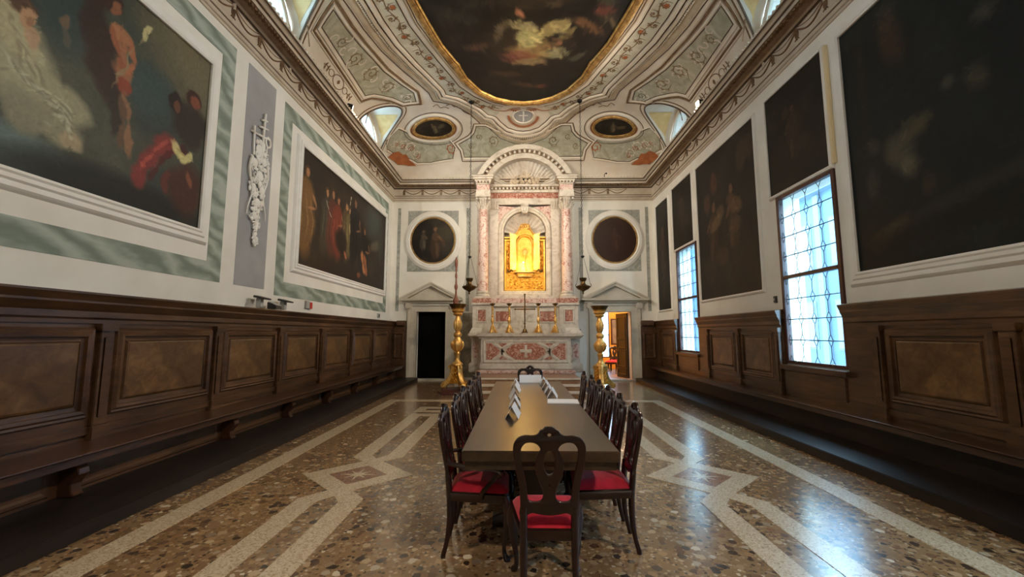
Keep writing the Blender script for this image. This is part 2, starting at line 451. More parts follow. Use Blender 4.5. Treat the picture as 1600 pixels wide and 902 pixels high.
# ------------------------------------------------------------------ painted pictures
class Pic:
    def __init__(s, nx, ny, aspect, base):
        s.nx, s.ny, s.asp = nx, ny, aspect
        s.u, s.v = np.meshgrid(np.linspace(0, 1, nx), np.linspace(0, 1, ny))
        s.c = np.ones((ny, nx, 3))*np.array(base)/255.0
        s.wu = s.fbm(5)*0.05-0.025; s.wv = s.fbm(5)*0.05-0.025
    def grid(s, k):
        g = RNG.rand(k+2, int(k*s.asp)+3)
        y = s.v*k; x = s.u*(g.shape[1]-2); yi = np.minimum(y.astype(int), k); xi = np.minimum(x.astype(int), g.shape[1]-2)
        fy = y-yi; fx = x-xi; fy = fy*fy*(3-2*fy); fx = fx*fx*(3-2*fx)
        return (g[yi, xi]*(1-fx)+g[yi, xi+1]*fx)*(1-fy)+(g[yi+1, xi]*(1-fx)+g[yi+1, xi+1]*fx)*fy
    def fbm(s, k):
        return (s.grid(k)*0.5+s.grid(k*2)*0.25+s.grid(k*4)*0.15+s.grid(k*8)*0.10)
    def over(s, a, col): s.c = s.c*(1-a[..., None])+a[..., None]*np.array(col)/255.0
    def clouds(s, col, k=3, lo=0.5, hi=0.7, amt=1.0):
        f = np.clip((s.fbm(k)-lo)/(hi-lo), 0, 1)*amt; s.over(f, col)
    def blob(s, cx, cy, rx, ry, ang, col, amt=1.0, hard=2.0):
        a = math.radians(ang); du = (s.u+s.wu-cx)*s.asp; dv = s.v+s.wv-cy
        p = (du*math.cos(a)+dv*math.sin(a))/rx; q = (-du*math.sin(a)+dv*math.cos(a))/ry
        f = np.clip((1-(p*p+q*q))*hard, 0, 1)*amt; s.over(f, col)
    def stroke(s, pts, w, col, amt=0.9):
        for i in range(len(pts)-1):
            (x0, y0), (x1, y1) = pts[i], pts[i+1]
            dx = (x1-x0)*s.asp; dy = y1-y0; ln = math.hypot(dx, dy)
            s.blob((x0+x1)/2, (y0+y1)/2, ln/2+w*0.5, w, math.degrees(math.atan2(dy, dx)), col, amt, 1.6)
    def figure(s, cx, cy, h, robe, skin, lean=0, amt=0.9):
        k = math.tan(math.radians(lean))
        s.blob(cx, cy-0.12*h, 0.16*h, 0.38*h, lean, robe, amt, 2.2)
        s.blob(cx+0.05*h/s.asp, cy-0.2*h, 0.06*h, 0.26*h, lean+8, tuple(min(255, q*1.5+8) for q in robe), amt*0.6, 1.5)
        s.blob(cx-k*0.2*h/s.asp, cy+0.16*h, 0.11*h, 0.15*h, lean, tuple(q*0.7+skin[i]*0.3 for i, q in enumerate(robe)), amt, 2)
        s.blob(cx-k*0.4*h/s.asp, cy+0.36*h, 0.055*h, 0.075*h, 0, skin, amt, 2.6)
        s.blob(cx+0.13*h/s.asp, cy+0.1*h, 0.035*h, 0.13*h, 35+lean, skin, amt*0.8, 2)
    def brush(s, n, ln=0.03, w=0.008, jit=0.16, edge=0.5):
        for _ in range(n):
            cu, cv_ = RNG.rand(), RNG.rand(); j0 = int(cu*(s.nx-1)); i0 = int(cv_*(s.ny-1)); col = s.c[i0, j0]
            L_ = ln*(0.5+RNG.rand()); W_ = w*(0.6+0.8*RNG.rand()); a = RNG.rand()*PI
            rj = int(L_/s.asp*s.nx)+2; ri = int(L_*s.ny)+2
            sl = (slice(max(0, i0-ri), i0+ri), slice(max(0, j0-rj), j0+rj))
            du = (s.u[sl]-cu)*s.asp; dv = s.v[sl]-cv_
            dv = dv+du*du*(RNG.rand()-0.5)*12
            p = (du*math.cos(a)+dv*math.sin(a))/L_; q = (-du*math.sin(a)+dv*math.cos(a))/W_
            f = (np.clip((1-(p*p+q*q))*1.8, 0, 1)*0.75)[..., None]
            c2 = np.clip(col*(1+jit*(RNG.rand()*2-1))+jit*0.10*(RNG.rand(3)-0.4), 0, 1)
            s.c[sl] = s.c[sl]*(1-f)+f*c2
    def at(s, u, v):
        i = int(min(max(v, 0), 1)*(s.ny-1)); j = int(min(max(u, 0), 1)*(s.nx-1)); return s.c[i, j]
def colour_mesh(me, cols):
    at = me.color_attributes.new('picture', 'FLOAT_COLOR', 'POINT')
    cols = np.clip(np.asarray(cols), 0, 1)
    l = np.where(cols <= 0.04045, cols/12.92, ((cols+0.055)/1.055)**2.4)
    buf = np.ones((len(l), 4), dtype=np.float32); buf[:, :3] = l
    at.data.foreach_set('color', buf.ravel())
def canvas(name, pic, fn, u0, u1, v0, v1, n, parent):
    vs = []; nx, ny = pic.nx, pic.ny
    for j in range(ny):
        for i in range(nx): vs.append(fn(u0+(u1-u0)*i/(nx-1), v0+(v1-v0)*j/(ny-1), n))
    fs = [(j*nx+i, j*nx+i+1, (j+1)*nx+i+1, (j+1)*nx+i) for j in range(ny-1) for i in range(nx-1)]
    # a back board gives the canvas its thickness
    me = bpy.data.meshes.new(name); b = len(vs)
    for (a, c) in ((u0,v0),(u1,v0),(u1,v1),(u0,v1)): vs.append(fn(a, c, 0.004))
    cn = [0, nx-1, ny*nx-1, (ny-1)*nx]
    fs += [(cn[k], cn[(k+1) % 4], b+(k+1) % 4, b+k) for k in range(4)]
    me.from_pydata(vs, [], fs)
    cols = np.vstack([pic.c.reshape(-1, 3), np.zeros((4, 3))]); colour_mesh(me, cols)
    return new_obj(name, me, M['canvas'], parent)

# ------------------------------------------------------------------ vault surface
def Gq(d): 
    d = max(0.0, min(d, RV)); return math.sqrt(max(0.0, 1-(1-d/RV)**2))
def vmain(x, y): return ZC+HR*Gq(XW-abs(x))*Gq(YB-y)*Gq(y-YF)
def vz(x, y):
    z = vmain(x, y)
    if XW-abs(x) < 1.3:
        for ly in LUN_Y:
            q = 1-((y-ly)/LUN_W)**2
            if q > 0: z = max(z, ZC+LUN_H*math.sqrt(q))
    return z
def vpt(x, y, off=0.0, fn=vmain):
    z = fn(x, y); e = 0.02
    gx = (fn(x+e, y)-fn(x-e, y))/(2*e); gy = (fn(x, y+e)-fn(x, y-e))/(2*e)
    n = Vector((gx, gy, -1.0)).normalized()
    return Vector((x, y, z))+n*off, n
def vribbon(mb, pts, w, h, closed=False, fn=vmain, off=0.0):
    n = len(pts); S = []; N = []
    for p in pts:
        q, nn = vpt(p[0], p[1], off, fn); S.append(q); N.append(nn)
    vs = []; k = 5
    for i in range(n):
        a = S[(i-1) % n] if (closed or i > 0) else S[i]; b = S[(i+1) % n] if (closed or i < n-1) else S[i]
        t = (b-a).normalized() if (b-a).length > 1e-9 else Vector((1,0,0))
        s = N[i].cross(t).normalized()
        for (a_, h_) in ((-0.5, 0), (-0.3, 0.85), (0, 1.0), (0.3, 0.85), (0.5, 0)):
            vs.append(S[i]+s*(a_*(w[i] if hasattr(w, '__len__') else w))+N[i]*(h_*h))
    fs = []
    for i in range(n if closed else n-1):
        j = (i+1) % n
        for q in range(k-1): fs.append((i*k+q, i*k+q+1, j*k+q+1, j*k+q))
    return mb.add(vs, fs)
def vpatch_mesh(name, outline, off, maxlen=0.16, fn=vmain, step=0.07, smooth=True):
    pts = resample(outline, step, closed=True, smooth=False)
    bm = bmesh.new(); vv = [bm.verts.new((p[0], p[1], 0)) for p in pts]; bm.faces.new(vv)
    bmesh.ops.triangulate(bm, faces=bm.faces[:])
    for _ in range(6):
        es = [e for e in bm.edges if e.calc_length() > maxlen]
        if not es: break
        bmesh.ops.subdivide_edges(bm, edges=es, cuts=1)
        bmesh.ops.triangulate(bm, faces=[f for f in bm.faces if len(f.verts) > 3])
    for v in bm.verts: v.co = vpt(v.co.x, v.co.y, off, fn)[0]
    me = bpy.data.meshes.new(name); bm.to_mesh(me); bm.free()
    me.polygons.foreach_set('use_smooth', [True]*len(me.polygons))
    return me
def mirror_half(half, closed=True):
    r = [(XC+a, y) for a, y in half]; l = [(XC-a, y) for a, y in half]
    return r, l

# ------------------------------------------------------------------ floor
fl = MB().box(-XW-WT, XW+WT, YF-WT, YB+WT, -0.2, 0).build('floor', M['terrazzo']); struct(fl)
def band(pts, mat='floor_band_light', z=0.004):
    mb = MB(); mb.prism(ccw(pts), lambda a, b, c: (a, b, c), 0.0, z)
    return mb.build('floor_band', M[mat], fl)
BX = 3.24; BW = 0.23
for sx in (-1, 1):
    band([(sx*BX, YF+1.0), (sx*(BX-BW), YF+1.0), (sx*(BX-BW), 10.02), (sx*BX, 10.26)])
band([(-BX, 10.26), (-BX+BW, 10.02), (BX-BW, 10.02), (BX, 10.26)])
for sx in (-1, 1):
    cx = sx*1.94
    def bp(pts, mat='floor_band_light', z=0.004): return band([(cx+p[0], p[1]) for p in pts], mat, z)
    o, i_ = 0.32, 0.11
    # far loop (two long strips, closed at both ends)
    bp([(-o, 5.56), (-i_, 5.66), (-i_, 8.27), (-o, 8.50)]); bp([(o, 5.56), (i_, 5.66), (i_, 8.27), (o, 8.50)])
    bp([(-o, 8.50), (-i_, 8.27), (i_, 8.27), (o, 8.50)])
    # square knot
    D, d = 0.63, 0.335; yc = 4.90; K = 0.60; k2 = 0.32
    bp([(-D, yc), (-d, yc), (0, yc-k2), (0, yc-K)], z=0.0042); bp([(D, yc), (d, yc), (0, yc-k2), (0, yc-K)], z=0.0046)
    bp([(-D, yc), (-d, yc), (0, yc+k2), (0, yc+K)], z=0.0046); bp([(D, yc), (d, yc), (0, yc+k2), (0, yc+K)], z=0.0042)
    bp([(-d, yc), (0, yc-k2), (d, yc), (0, yc+k2)], 'floor_band_red', 0.003)
    st = []
    for q in range(8):
        an = q*PI/4; r = 0.21 if q % 2 == 0 else 0.17
        st.append((r*math.sin(an), yc+r*0.95*math.cos(an))); st.append((0.05*math.sin(an+PI/8), yc+0.05*math.cos(an+PI/8)))
    bp(st, 'floor_band_light', 0.0042)
    # arms joining the knot to the loops
    for s_ in (-1, 1):
        bp([(s_*o, 5.56), (s_*i_, 5.66), (0, 5.50), (0, 5.34), (s_*0.10, 5.36)], z=0.0049)
        bp([(s_*o, 4.20), (s_*i_, 4.12), (0, 4.28), (0, 4.46), (s_*0.10, 4.44)], z=0.0049)
        bp([(s_*o, 4.20), (s_*i_, 4.12), (s_*i_, YF+2.2), (s_*o, YF+2.0)])
# cross loop by the altar end of the room
for (y0, y1) in ((9.08, 9.27), (8.68, 8.87)):
    band([(-2.27, y0), (2.27, y0), (2.27, y1), (-2.27, y1)])
for sx in (-1, 1): band([(sx*2.27, 8.87), (sx*2.08, 8.87), (sx*2.08, 9.08), (sx*2.27, 9.08)])
band([(-2.0, 8.93), (2.0, 8.93), (2.0, 9.03), (-2.0, 9.03)], 'floor_band_dark', 0.003)

# ------------------------------------------------------------------ walls
mb = MB().box(-XW-WT, -XW, YF-WT, YB+WT, 0, ZC); wall_left = struct(mb.build('wall_left', M['plaster']))
mb = MB(); ys = [YF-WT]
for wy in sorted(WIN_Y): ys += [wy-WIN_HW, wy+WIN_HW]
ys.append(YB+WT)
for i in range(0, len(ys), 2): mb.box(XW, XW+WT, ys[i], ys[i+1], 0, ZC)
for wy in WIN_Y:
    mb.box(XW, XW+WT, wy-WIN_HW, wy+WIN_HW, 0, WIN_Z0); mb.box(XW, XW+WT, wy-WIN_HW, wy+WIN_HW, WIN_Z1, ZC)
wall_right = struct(mb.build('wall_right', M['plaster']))
DLX0, DLX1, DRX0, DRX1, DZ = -3.66, -2.66, 2.60, 3.72, 2.34
mb = MB()
for x0, x1 in ((-XW-WT, DLX0), (DLX1, DRX0), (DRX1, XW+WT)): mb.box(x0, x1, YB, YB+WT, 0, ZC)
mb.box(DLX0, DLX1, YB, YB+WT, DZ, ZC); mb.box(DRX0, DRX1, YB, YB+WT, DZ, ZC)
wall_back = struct(mb.build('wall_back', M['plaster']))
struct(MB().box(-XW-WT, XW+WT, YF-WT, YF, 0, ZC).build('wall_front', M['plaster']))
# stained patch of bare wall beside the altar
MB().box(-2.15, -1.62, YB-0.012, YB, 0.1, 2.3).build('bare_wall_patch', M['stain_wall'], wall_back)

# ------------------------------------------------------------------ ceiling vault
xs = [-XW]; 
for k in range(1, 41): xs.append(-XW+1.35*(1-math.cos(PI/2*k/40)) if k < 40 else -XW+1.35)
xs += list(np.linspace(-XW+1.45, XW-1.45, 50)); xs += [-q for q in xs[:41][::-1]]
ysv = set(np.round(np.linspace(YF, YB, 140), 4))
for ly in LUN_Y:
    for k in range(61): ysv.add(round(ly-LUN_W*math.cos(PI*k/60), 4))
    ysv.add(round(ly-LUN_W-0.01, 4)); ysv.add(round(ly+LUN_W+0.01, 4))
for k in range(30): ysv.add(round(YB-2.4*(1-math.cos(PI/2*k/30)), 4))
ysv = sorted(ysv); yy = [ysv[0]]
for q in ysv[1:]:
    if q-yy[-1] > 0.004: yy.append(q)
vs = [(x, y, vz(x, y)) for y in yy for x in xs]; nx = len(xs)
fs = [(j*nx+i, j*nx+i+1, (j+1)*nx+i+1, (j+1)*nx+i) for j in range(len(yy)-1) for i in range(nx-1)]
me = bpy.data.meshes.new('ceiling'); me.from_pydata(vs, [], fs); me.polygons.foreach_set('use_smooth', [True]*len(fs))
try: me.set_sharp_from_angle(angle=math.radians(35))
except Exception: pass
ceiling = struct(new_obj('ceiling', me, M['ceiling_plaster']))
# closed roof shell over the vault (keeps daylight out)
mb = MB(); mb.box(-XW-WT, XW+WT, YF-WT, YB+WT, 8.75, 8.95)
for sx in (-1, 1):
    x0, x1 = (XW, XW+WT) if sx > 0 else (-XW-WT, -XW)
    yb = sorted([YF-WT]+[ly+s*0.80 for ly in LUN_Y for s in (-1, 1)]+[YB+WT])
    for i in range(0, len(yb), 2): mb.box(x0+0.02*sx, x1+0.02*sx, yb[i], yb[i+1], ZC, 8.75)
    for ly in LUN_Y: mb.box(x0+0.02*sx, x1+0.02*sx, ly-0.80, ly+0.80, 8.05, 8.75)
mb.box(-XW, XW, YB+0.02, YB+WT, ZC, 8.75); mb.box(-XW, XW, YF-WT, YF-0.02, ZC, 8.75)
struct(mb.build('roof_shell', M['plaster']))

# lunette windows
def arch(cy, z0, hw, rise, n=24): return [(cy-hw*math.cos(PI*k/n), z0+rise*math.sin(PI*k/n)) for k in range(n+1)]
wi = 4
for sx, fn in ((-1, PL), (1, PR)):
    for ly in LUN_Y[:2]:
        w_ = empty(f'window_{wi}', fn(ly, ZC, 0)); wi += 1; struct(w_)
        inv = (-Vector(w_.location))
        def loc(u, v, n, fn=fn, w_=w_): 
            p = Vector(fn(u, v, n))-Vector(w_.location); return (p.x, p.y, p.z)
        A = arch(ly, ZC-0.25, LUN_W+0.03, LUN_H+0.28); B = arch(ly, ZC-0.25, 0.80, 1.36); C = arch(ly, ZC-0.25, 0.70, 1.26)
        mb = MB(); n = len(A)
        mb.add([loc(*p, 0.0) for p in A]+[loc(*p, 0.0) for p in B], [(i, i+1, n+i+1, n+i) for i in range(n-1)])
        mb.build('tympanum', M['ceiling_plaster'], w_)
        mb = MB(); mb.add([loc(*p, 0.0) for p in B]+[loc(*p, -0.26) for p in C], [(i, i+1, n+i+1, n+i) for i in range(n-1)])
        mb.build('reveal', M['stucco'], w_)
        mb = MB(); prof = [(-0.03, 0.0), (-0.03, 0.05), (0.0, 0.07), (0.035, 0.05), (0.05, 0.02), (0.08, 0.03), (0.10, 0.0)]
        rr_ = [offset_poly(B, -d_, closed=False) for d_, h_ in prof]
        rr_ = [arch(ly, ZC-0.25, 0.80+d_, 1.36+d_) for d_, h_ in prof]
        mb.add([loc(*rr_[q][i], prof[q][1]) for q in range(len(prof)) for i in range(n)], [(q*n+i, q*n+i+1, (q+1)*n+i+1, (q+1)*n+i) for q in range(len(prof)-1) for i in range(n-1)])
        mb.build('arch_moulding', M['cornice_tan'], w_, smooth=True)
        mb = MB(); mb.tube([loc(p[0], p[1], -0.26) for p in arch(ly, ZC-0.25, 0.67, 1.23)], 0.045, 6)
        for q in (-0.24, 0.24):
            mb.tube([loc(ly+q, ZC-0.25, -0.28), loc(ly+q, ZC-0.25+1.22*math.sqrt(1-(q/0.67)**2), -0.28)], 0.028, 6)
        mb.tube([loc(ly-0.66, ZC+0.32, -0.28), loc(ly+0.66, ZC+0.32, -0.28)], 0.024, 6)
        mb.build('sash', M['iron'], w_)
        mb = MB(); gp = arch(ly, ZC-0.25, 0.70, 1.26); mb.add([loc(*p, -0.28) for p in gp], [tuple(range(len(gp)))])
        mb.build('pane', M['window_glass'], w_)
        portal('skylight_portal', fn(ly, ZC+0.5, -0.38), (0, sx*PI/2, 0), 1.3, 1.4)

# ------------------------------------------------------------------ cornice
def cor_path():
    return [lambda p, z: (-XW+p, YF, z), lambda p, z: (-XW+p, YB-p, z), lambda p, z: (XW-p, YB-p, z), lambda p, z: (XW-p, YF, z)]
cornice = MB().sweep([(0,6.27),(0.025,6.27),(0.025,6.32),(0.045,6.335),(0.045,6.39),(0.07,6.41),(0.07,6.45),(0.035,6.47),(0.035,6.745),(0.06,6.76),(0.10,6.785),
    (0.12,6.80),(0.33,6.80),(0.33,6.87),(0.36,6.88),(0.40,6.91),(0.44,6.925),(0.45,6.95),(0.45,6.97),(0.0,6.99)], cor_path(), closed=False, cap=False).build('trim_1', M['cornice_tan'])
struct(cornice, 'moulded stucco cornice running round the hall below the vault')
def cor_strip(prof, mat, name): return MB().sweep(prof, cor_path(), closed=False, cap=False).build(name, M[mat], cornice)
e = 0.004
cor_strip([(0.025+e,6.315),(0.025+e,6.325),(0.03+e,6.33)], 'paint_line', 'painted_line')
cor_strip([(0.045+e,6.385),(0.047+e,6.395),(0.055+e,6.40)], 'paint_line', 'painted_line')
cor_strip([(0.06+e,6.455),(0.04+e,6.475),(0.035+e,6.485)], 'paint_line', 'painted_line')
cor_strip([(0.035+e,6.725),(0.04+e,6.745),(0.06+e,6.76)], 'paint_line', 'painted_line')
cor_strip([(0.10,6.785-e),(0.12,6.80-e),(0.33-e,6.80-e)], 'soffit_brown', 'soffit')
cor_strip([(0.33+e,6.862),(0.345+e,6.872),(0.36+e,6.88)], 'paint_line', 'painted_line')
cor_strip([(0.43,6.915),(0.44+e,6.925),(0.45+e,6.935)], 'paint_line', 'painted_line')
def along(step, y0=YF, y1=YB, inset=0.4):
    out = []
    n = int((YB-inset-0)/step)
    for k in range(n): out.append(('L', 0+step*(k+0.5))); out.append(('R', 0+step*(k+0.5)))
    n = int((2*XW-2*inset)/step)
    for k in range(n): out.append(('B', -XW+inset+step*(k+0.5)))
    return out
def cpt(side, s, p, z):
    return (-XW+p, s, z) if side == 'L' else ((XW-p, s, z) if side == 'R' else (s, YB-p, z))
mb = MB(); mb2 = MB()
for side, s in along(0.085):
    a = cpt(side, s-0.022, 0.24, 6.755); b = cpt(side, s+0.022, 0.305, 6.80)
    mb.box(min(a[0],b[0]), max(a[0],b[0]), min(a[1],b[1]), max(a[1],b[1]), 6.755, 6.80)
for side, s in along(0.11):
    c = cpt(side, s, 0.435, 6.985); mb2.ball(c, 0.03, 0.03, 0.026, 6, 4)
o = mb.build('dentil_course', M['paint_brown'], cornice); o['kind'] = 'stuff'
o = mb2.build('bead_course', M['cornice_tan'], cornice, smooth=True); o['kind'] = 'stuff'
# painted swags on the frieze
mb = MB()
for side, s in along(0.66):
    q = [cpt(side, s+(-0.33+0.66*k/10), 0.045, 6.70-0.16*math.sin(PI*k/10)) for k in range(11)]; mb.tube(q, 0.014, 5)
    q = [cpt(side, s+(-0.30+0.60*k/10), 0.042, 6.72-0.07*math.sin(PI*k/10)) for k in range(11)]; mb.tube(q, 0.007, 4)
    mb.tube([cpt(side, s-0.33+0.035*math.cos(2*PI*k/10), 0.045, 6.61+0.075*math.sin(2*PI*k/10)) for k in range(10)], 0.010, 5, closed=True)
    mb.tube([cpt(side, s-0.33, 0.045, 6.70), cpt(side, s-0.33, 0.045, 6.51)], 0.012, 5)
    for t_ in (-1, 1): mb.tube([cpt(side, s-0.33, 0.045, 6.55), cpt(side, s-0.33+0.05*t_, 0.045, 6.51)], 0.009, 4)
o = mb.build('frieze_swags', M['paint_brown'], cornice, smooth=True); o['kind'] = 'stuff'

# ------------------------------------------------------------------ painted vault decoration
def half_to_full(half, far_only=True):
    # half: list of (half width, y) running from the side to the far end on the axis
    h = resample(half, 0.12, smooth=False)
    return [(XC-a, y) for a, y in h] + [(XC+a, y) for a, y in h[::-1][1:]]
can_h = [(2.45,5.2),(2.42,6.5),(2.23,7.93),(2.13,8.44),(1.95,9.23),(1.73,9.80),(1.66,9.94),(1.63,10.12),(1.53,10.52),(1.20,11.13),(0.81,11.47),(0.39,11.65),(0,11.71)]
b1_h = [(2.98,5.2),(2.93,6.5),(2.69,7.89),(2.60,8.61),(2.40,9.30),(2.19,9.92),(2.03,10.36),(1.82,10.98),(1.46,11.49),(1.05,11.86),(0.62,12.04)]
b2_h = [(3.35,5.2),(3.28,6.5),(3.13,7.79),(3.08,8.36),(2.95,9.12),(2.71,9.93),(2.41,10.75),(2.27,11.13),(2.25,11.36),(1.90,11.52),(1.60,11.82),(1.32,12.13),(1.11,12.46),(0.99,12.49),(0.87,12.57),(0.72,12.82),(0.50,13.06),(0.22,13.17),(0,13.2)]
def mirror_y(pts, yc=5.2): return [(x, 2*yc-y) for x, y in pts]
def closed_outline(half):
    far = half_to_full(half); near = mirror_y(far)[::-1]
    return far+near[1:-1]
can_full = closed_outline(can_h)
cp = empty('ceiling_painting', (XC, 5.2, 8.44)); tag(cp, 'huge dark ceiling canvas of angels among clouds in a gilded curving frame', 'painting')
def toloc(o, p): return (p[0]-o.location.x, p[1]-o.location.y, p[2]-o.location.z)
# the picture: dark sky, golden cloud of an angel group
pc = Pic(220, 560, 4.9/13.0, (26,21,18))
pc.clouds((46,38,30), 4, 0.45, 0.7, 0.8); pc.clouds((20,26,26), 5, 0.5, 0.75, 0.8)
def cv(x, y): return ((x+2.45-XC+0)/4.9, (y+1.31)/13.02)
def cb(x, y, rx, ry, ang, col, amt=1, hard=2): 
    u_, v_ = cv(x, y); pc.blob(u_, v_, rx/13.02, ry/13.02, ang, col, amt, hard)
cb(0.0, 9.3, 1.3, 0.9, 0, (60,48,36), 0.7, 1.2); cb(0.15, 9.5, 0.75, 0.35, -5, (176,136,84), 0.8, 1.4)
cb(-0.2, 9.75, 0.55, 0.3, 10, (130,72,60), 0.7, 1.5); cb(0.1, 9.9, 0.5, 0.16, -8, (150,128,86), 0.8, 2)
cb(0.05, 9.05, 0.36, 0.42, 15, (196,182,120), 0.95, 2); cb(-0.1, 8.62, 0.42, 0.18, 10, (188,170,118), 0.9, 2)
cb(-0.15, 8.25, 0.11, 0.12, 0, (180,120,84), 1, 2); cb(0.62, 8.75, 0.5, 0.26, -30, (170,150,98), 0.9, 2.2)
cb(0.95, 8.95, 0.34, 0.10, -45, (150,130,84), 0.8, 2); cb(0.75, 9.6, 0.34, 0.2, 0, (150,144,104), 0.85, 2)
cb(0.8, 9.25, 0.10, 0.1, 0, (170,112,84), 0.9, 2); cb(-0.62, 8.85, 0.10, 0.36, 25, (120,104,78), 0.7, 2)
cb(1.45, 8.7, 0.5, 0.16, 25, (120,84,56), 0.8, 1.6); cb(1.7, 8.2, 0.3, 0.2, -10, (110,62,48), 0.8, 1.8); cb(2.0, 8.55, 0.4, 0.08, 30, (126,106,78), 0.7, 1.6)
cb(1.55, 7.9, 0.5, 0.16, 15, (74,76,58), 0.7, 1.5); cb(1.35, 9.65, 0.3, 0.09, -45, (92,86,74), 0.7, 1.6)
cb(-1.2, 9.4, 0.4, 0.14, -20, (104,72,56), 0.7, 1.5); cb(-1.5, 8.4, 0.7, 0.2, 20, (52,52,42), 0.7, 1.4); cb(-1.0, 8.0, 0.5, 0.14, -30, (60,56,44), 0.7, 1.4)
cb(-0.5, 10.35, 0.6, 0.14, 5, (84,58,44), 0.6, 1.4); cb(0.1, 10.8, 0.55, 0.11, 8, (104,68,48), 0.6, 1.4); cb(0.55, 10.85, 0.16, 0.14, 0, (118,62,48), 0.7, 1.6)
cb(0.3, 7.9, 1.2, 0.25, 0, (66,52,40), 0.6, 1.3); cb(0.4, 6.5, 1.4, 0.8, 0, (90,70,48), 0.5, 1.2)
pc.brush(2600, 0.012, 0.004, 0.35); ring_n = 110; ins = can_full; vs = []; cols = []
nb = len(ins)
for k in range(ring_n+1):
    f_ = k/ring_n
    for (x, y) in ins:
        px, py = XC+(x-XC)*f_, 5.2+(y-5.2)*f_
        vs.append(toloc(cp, (px, py, 8.46))); cols.append(pc.at(*cv(px, py)))
fs = [(k*nb+i, k*nb+(i+1) % nb, (k+1)*nb+(i+1) % nb, (k+1)*nb+i) for k in range(ring_n) for i in range(nb)]
me = bpy.data.meshes.new('canvas'); me.from_pydata(vs, [], fs); colour_mesh(me, cols)
new_obj('canvas', me, M['canvas'], cp)
mb = MB(); ring(mb, lambda a, b, c: toloc(cp, (a, b, 8.48-c)), can_full, [(-0.01,0.0),(-0.005,0.03),(0.03,0.05),(0.05,0.045),(0.06,0.075),(0.11,0.095),(0.16,0.085),(0.18,0.05),(0.21,0.04),(0.23,0.0)])
mb.build('frame', M['gold_frame'], cp, smooth=True)
mb = MB(); ring(mb, lambda a, b, c: toloc(cp, (a, b, 8.48-c)), can_full, [(0.0,0.035),(0.012,0.062),(0.028,0.06),(0.036,0.045)])
mb.build('inner_fillet', M['gold'], cp, smooth=True)

deco = ceiling
def on_vault(name, mat, builder, smooth=True):
    mb = MB(); builder(mb); return mb.build(name, M[mat], deco, smooth=smooth)
def line(half, w, h, off=0.0, d=0.0):
    def f(mb):
        pts = half_to_full(half)
        if d: pts = offset_poly(pts, d, closed=False)
        pts = [(max(-XW+0.1, min(XW-0.1, x)), min(y, YB-0.1)) for x, y in pts]
        vribbon(mb, pts, w, h)
    return f
def split_line(half, w, h, d=0.0):
    def f(mb):
        hp = resample(half, 0.12, smooth=False)
        for s in (-1, 1):
            pts = [(XC+s*a, y) for a, y in hp]; vribbon(mb, pts, w, h)
    return f
# arabesque band ground between the two lines, then its bounding mouldings
def band_poly(s):
    a = [(XC+s*p, y) for p, y in resample(b2_h[1:15], 0.1, smooth=False)]; b = [(XC+s*p, y) for p, y in resample(b1_h[1:], 0.1, smooth=False)]
    return a+b[::-1]
for s in (-1, 1):
    new_obj('arabesque_ground', vpatch_mesh('arabesque_ground', band_poly(s), 0.006, 0.2), M['fresco_pale'], deco)
on_vault('moulding', 'paint_line', split_line(b1_h, 0.028, 0.012))
on_vault('moulding', 'ceiling_plaster', split_line([(a-0.11, y-0.03) for a, y in b1_h], 0.10, 0.03))
on_vault('moulding', 'paint_line', split_line([(a-0.20, y-0.05) for a, y in b1_h], 0.022, 0.012))
on_vault('moulding', 'paint_line', line(b2_h, 0.028, 0.014))
on_vault('moulding', 'ceiling_plaster', line(b2_h, 0.12, 0.05, d=-0.075))
on_vault('moulding', 'paint_line', line(b2_h, 0.025, 0.02, d=-0.145))
on_vault('moulding', 'cornice_tan', line(b2_h, 0.10, 0.06, d=-0.20))
on_vault('moulding', 'paint_brown', line(b2_h, 0.035, 0.035, d=-0.265))
on_vault('moulding', 'paint_tan', line(b2_h, 0.16, 0.02, d=-0.37))
on_vault('moulding', 'paint_line', line(b2_h, 0.028, 0.014, d=-0.47))
# beads on the dotted moulding
mb = MB(); pts = offset_poly(half_to_full(b2_h), -0.265, closed=False); pts = resample(pts, 0.075, smooth=False)
for p in pts:
    if p[1] < 6.3 or abs(p[0]) > XW-0.15: continue
    c, n_ = vpt(p[0], min(p[1], YB-0.1), 0.035); mb.ball(c, 0.022, n=6, m=4)
o = mb.build('bead_row', M['cornice_tan'], deco, smooth=True); o['kind'] = 'stuff'

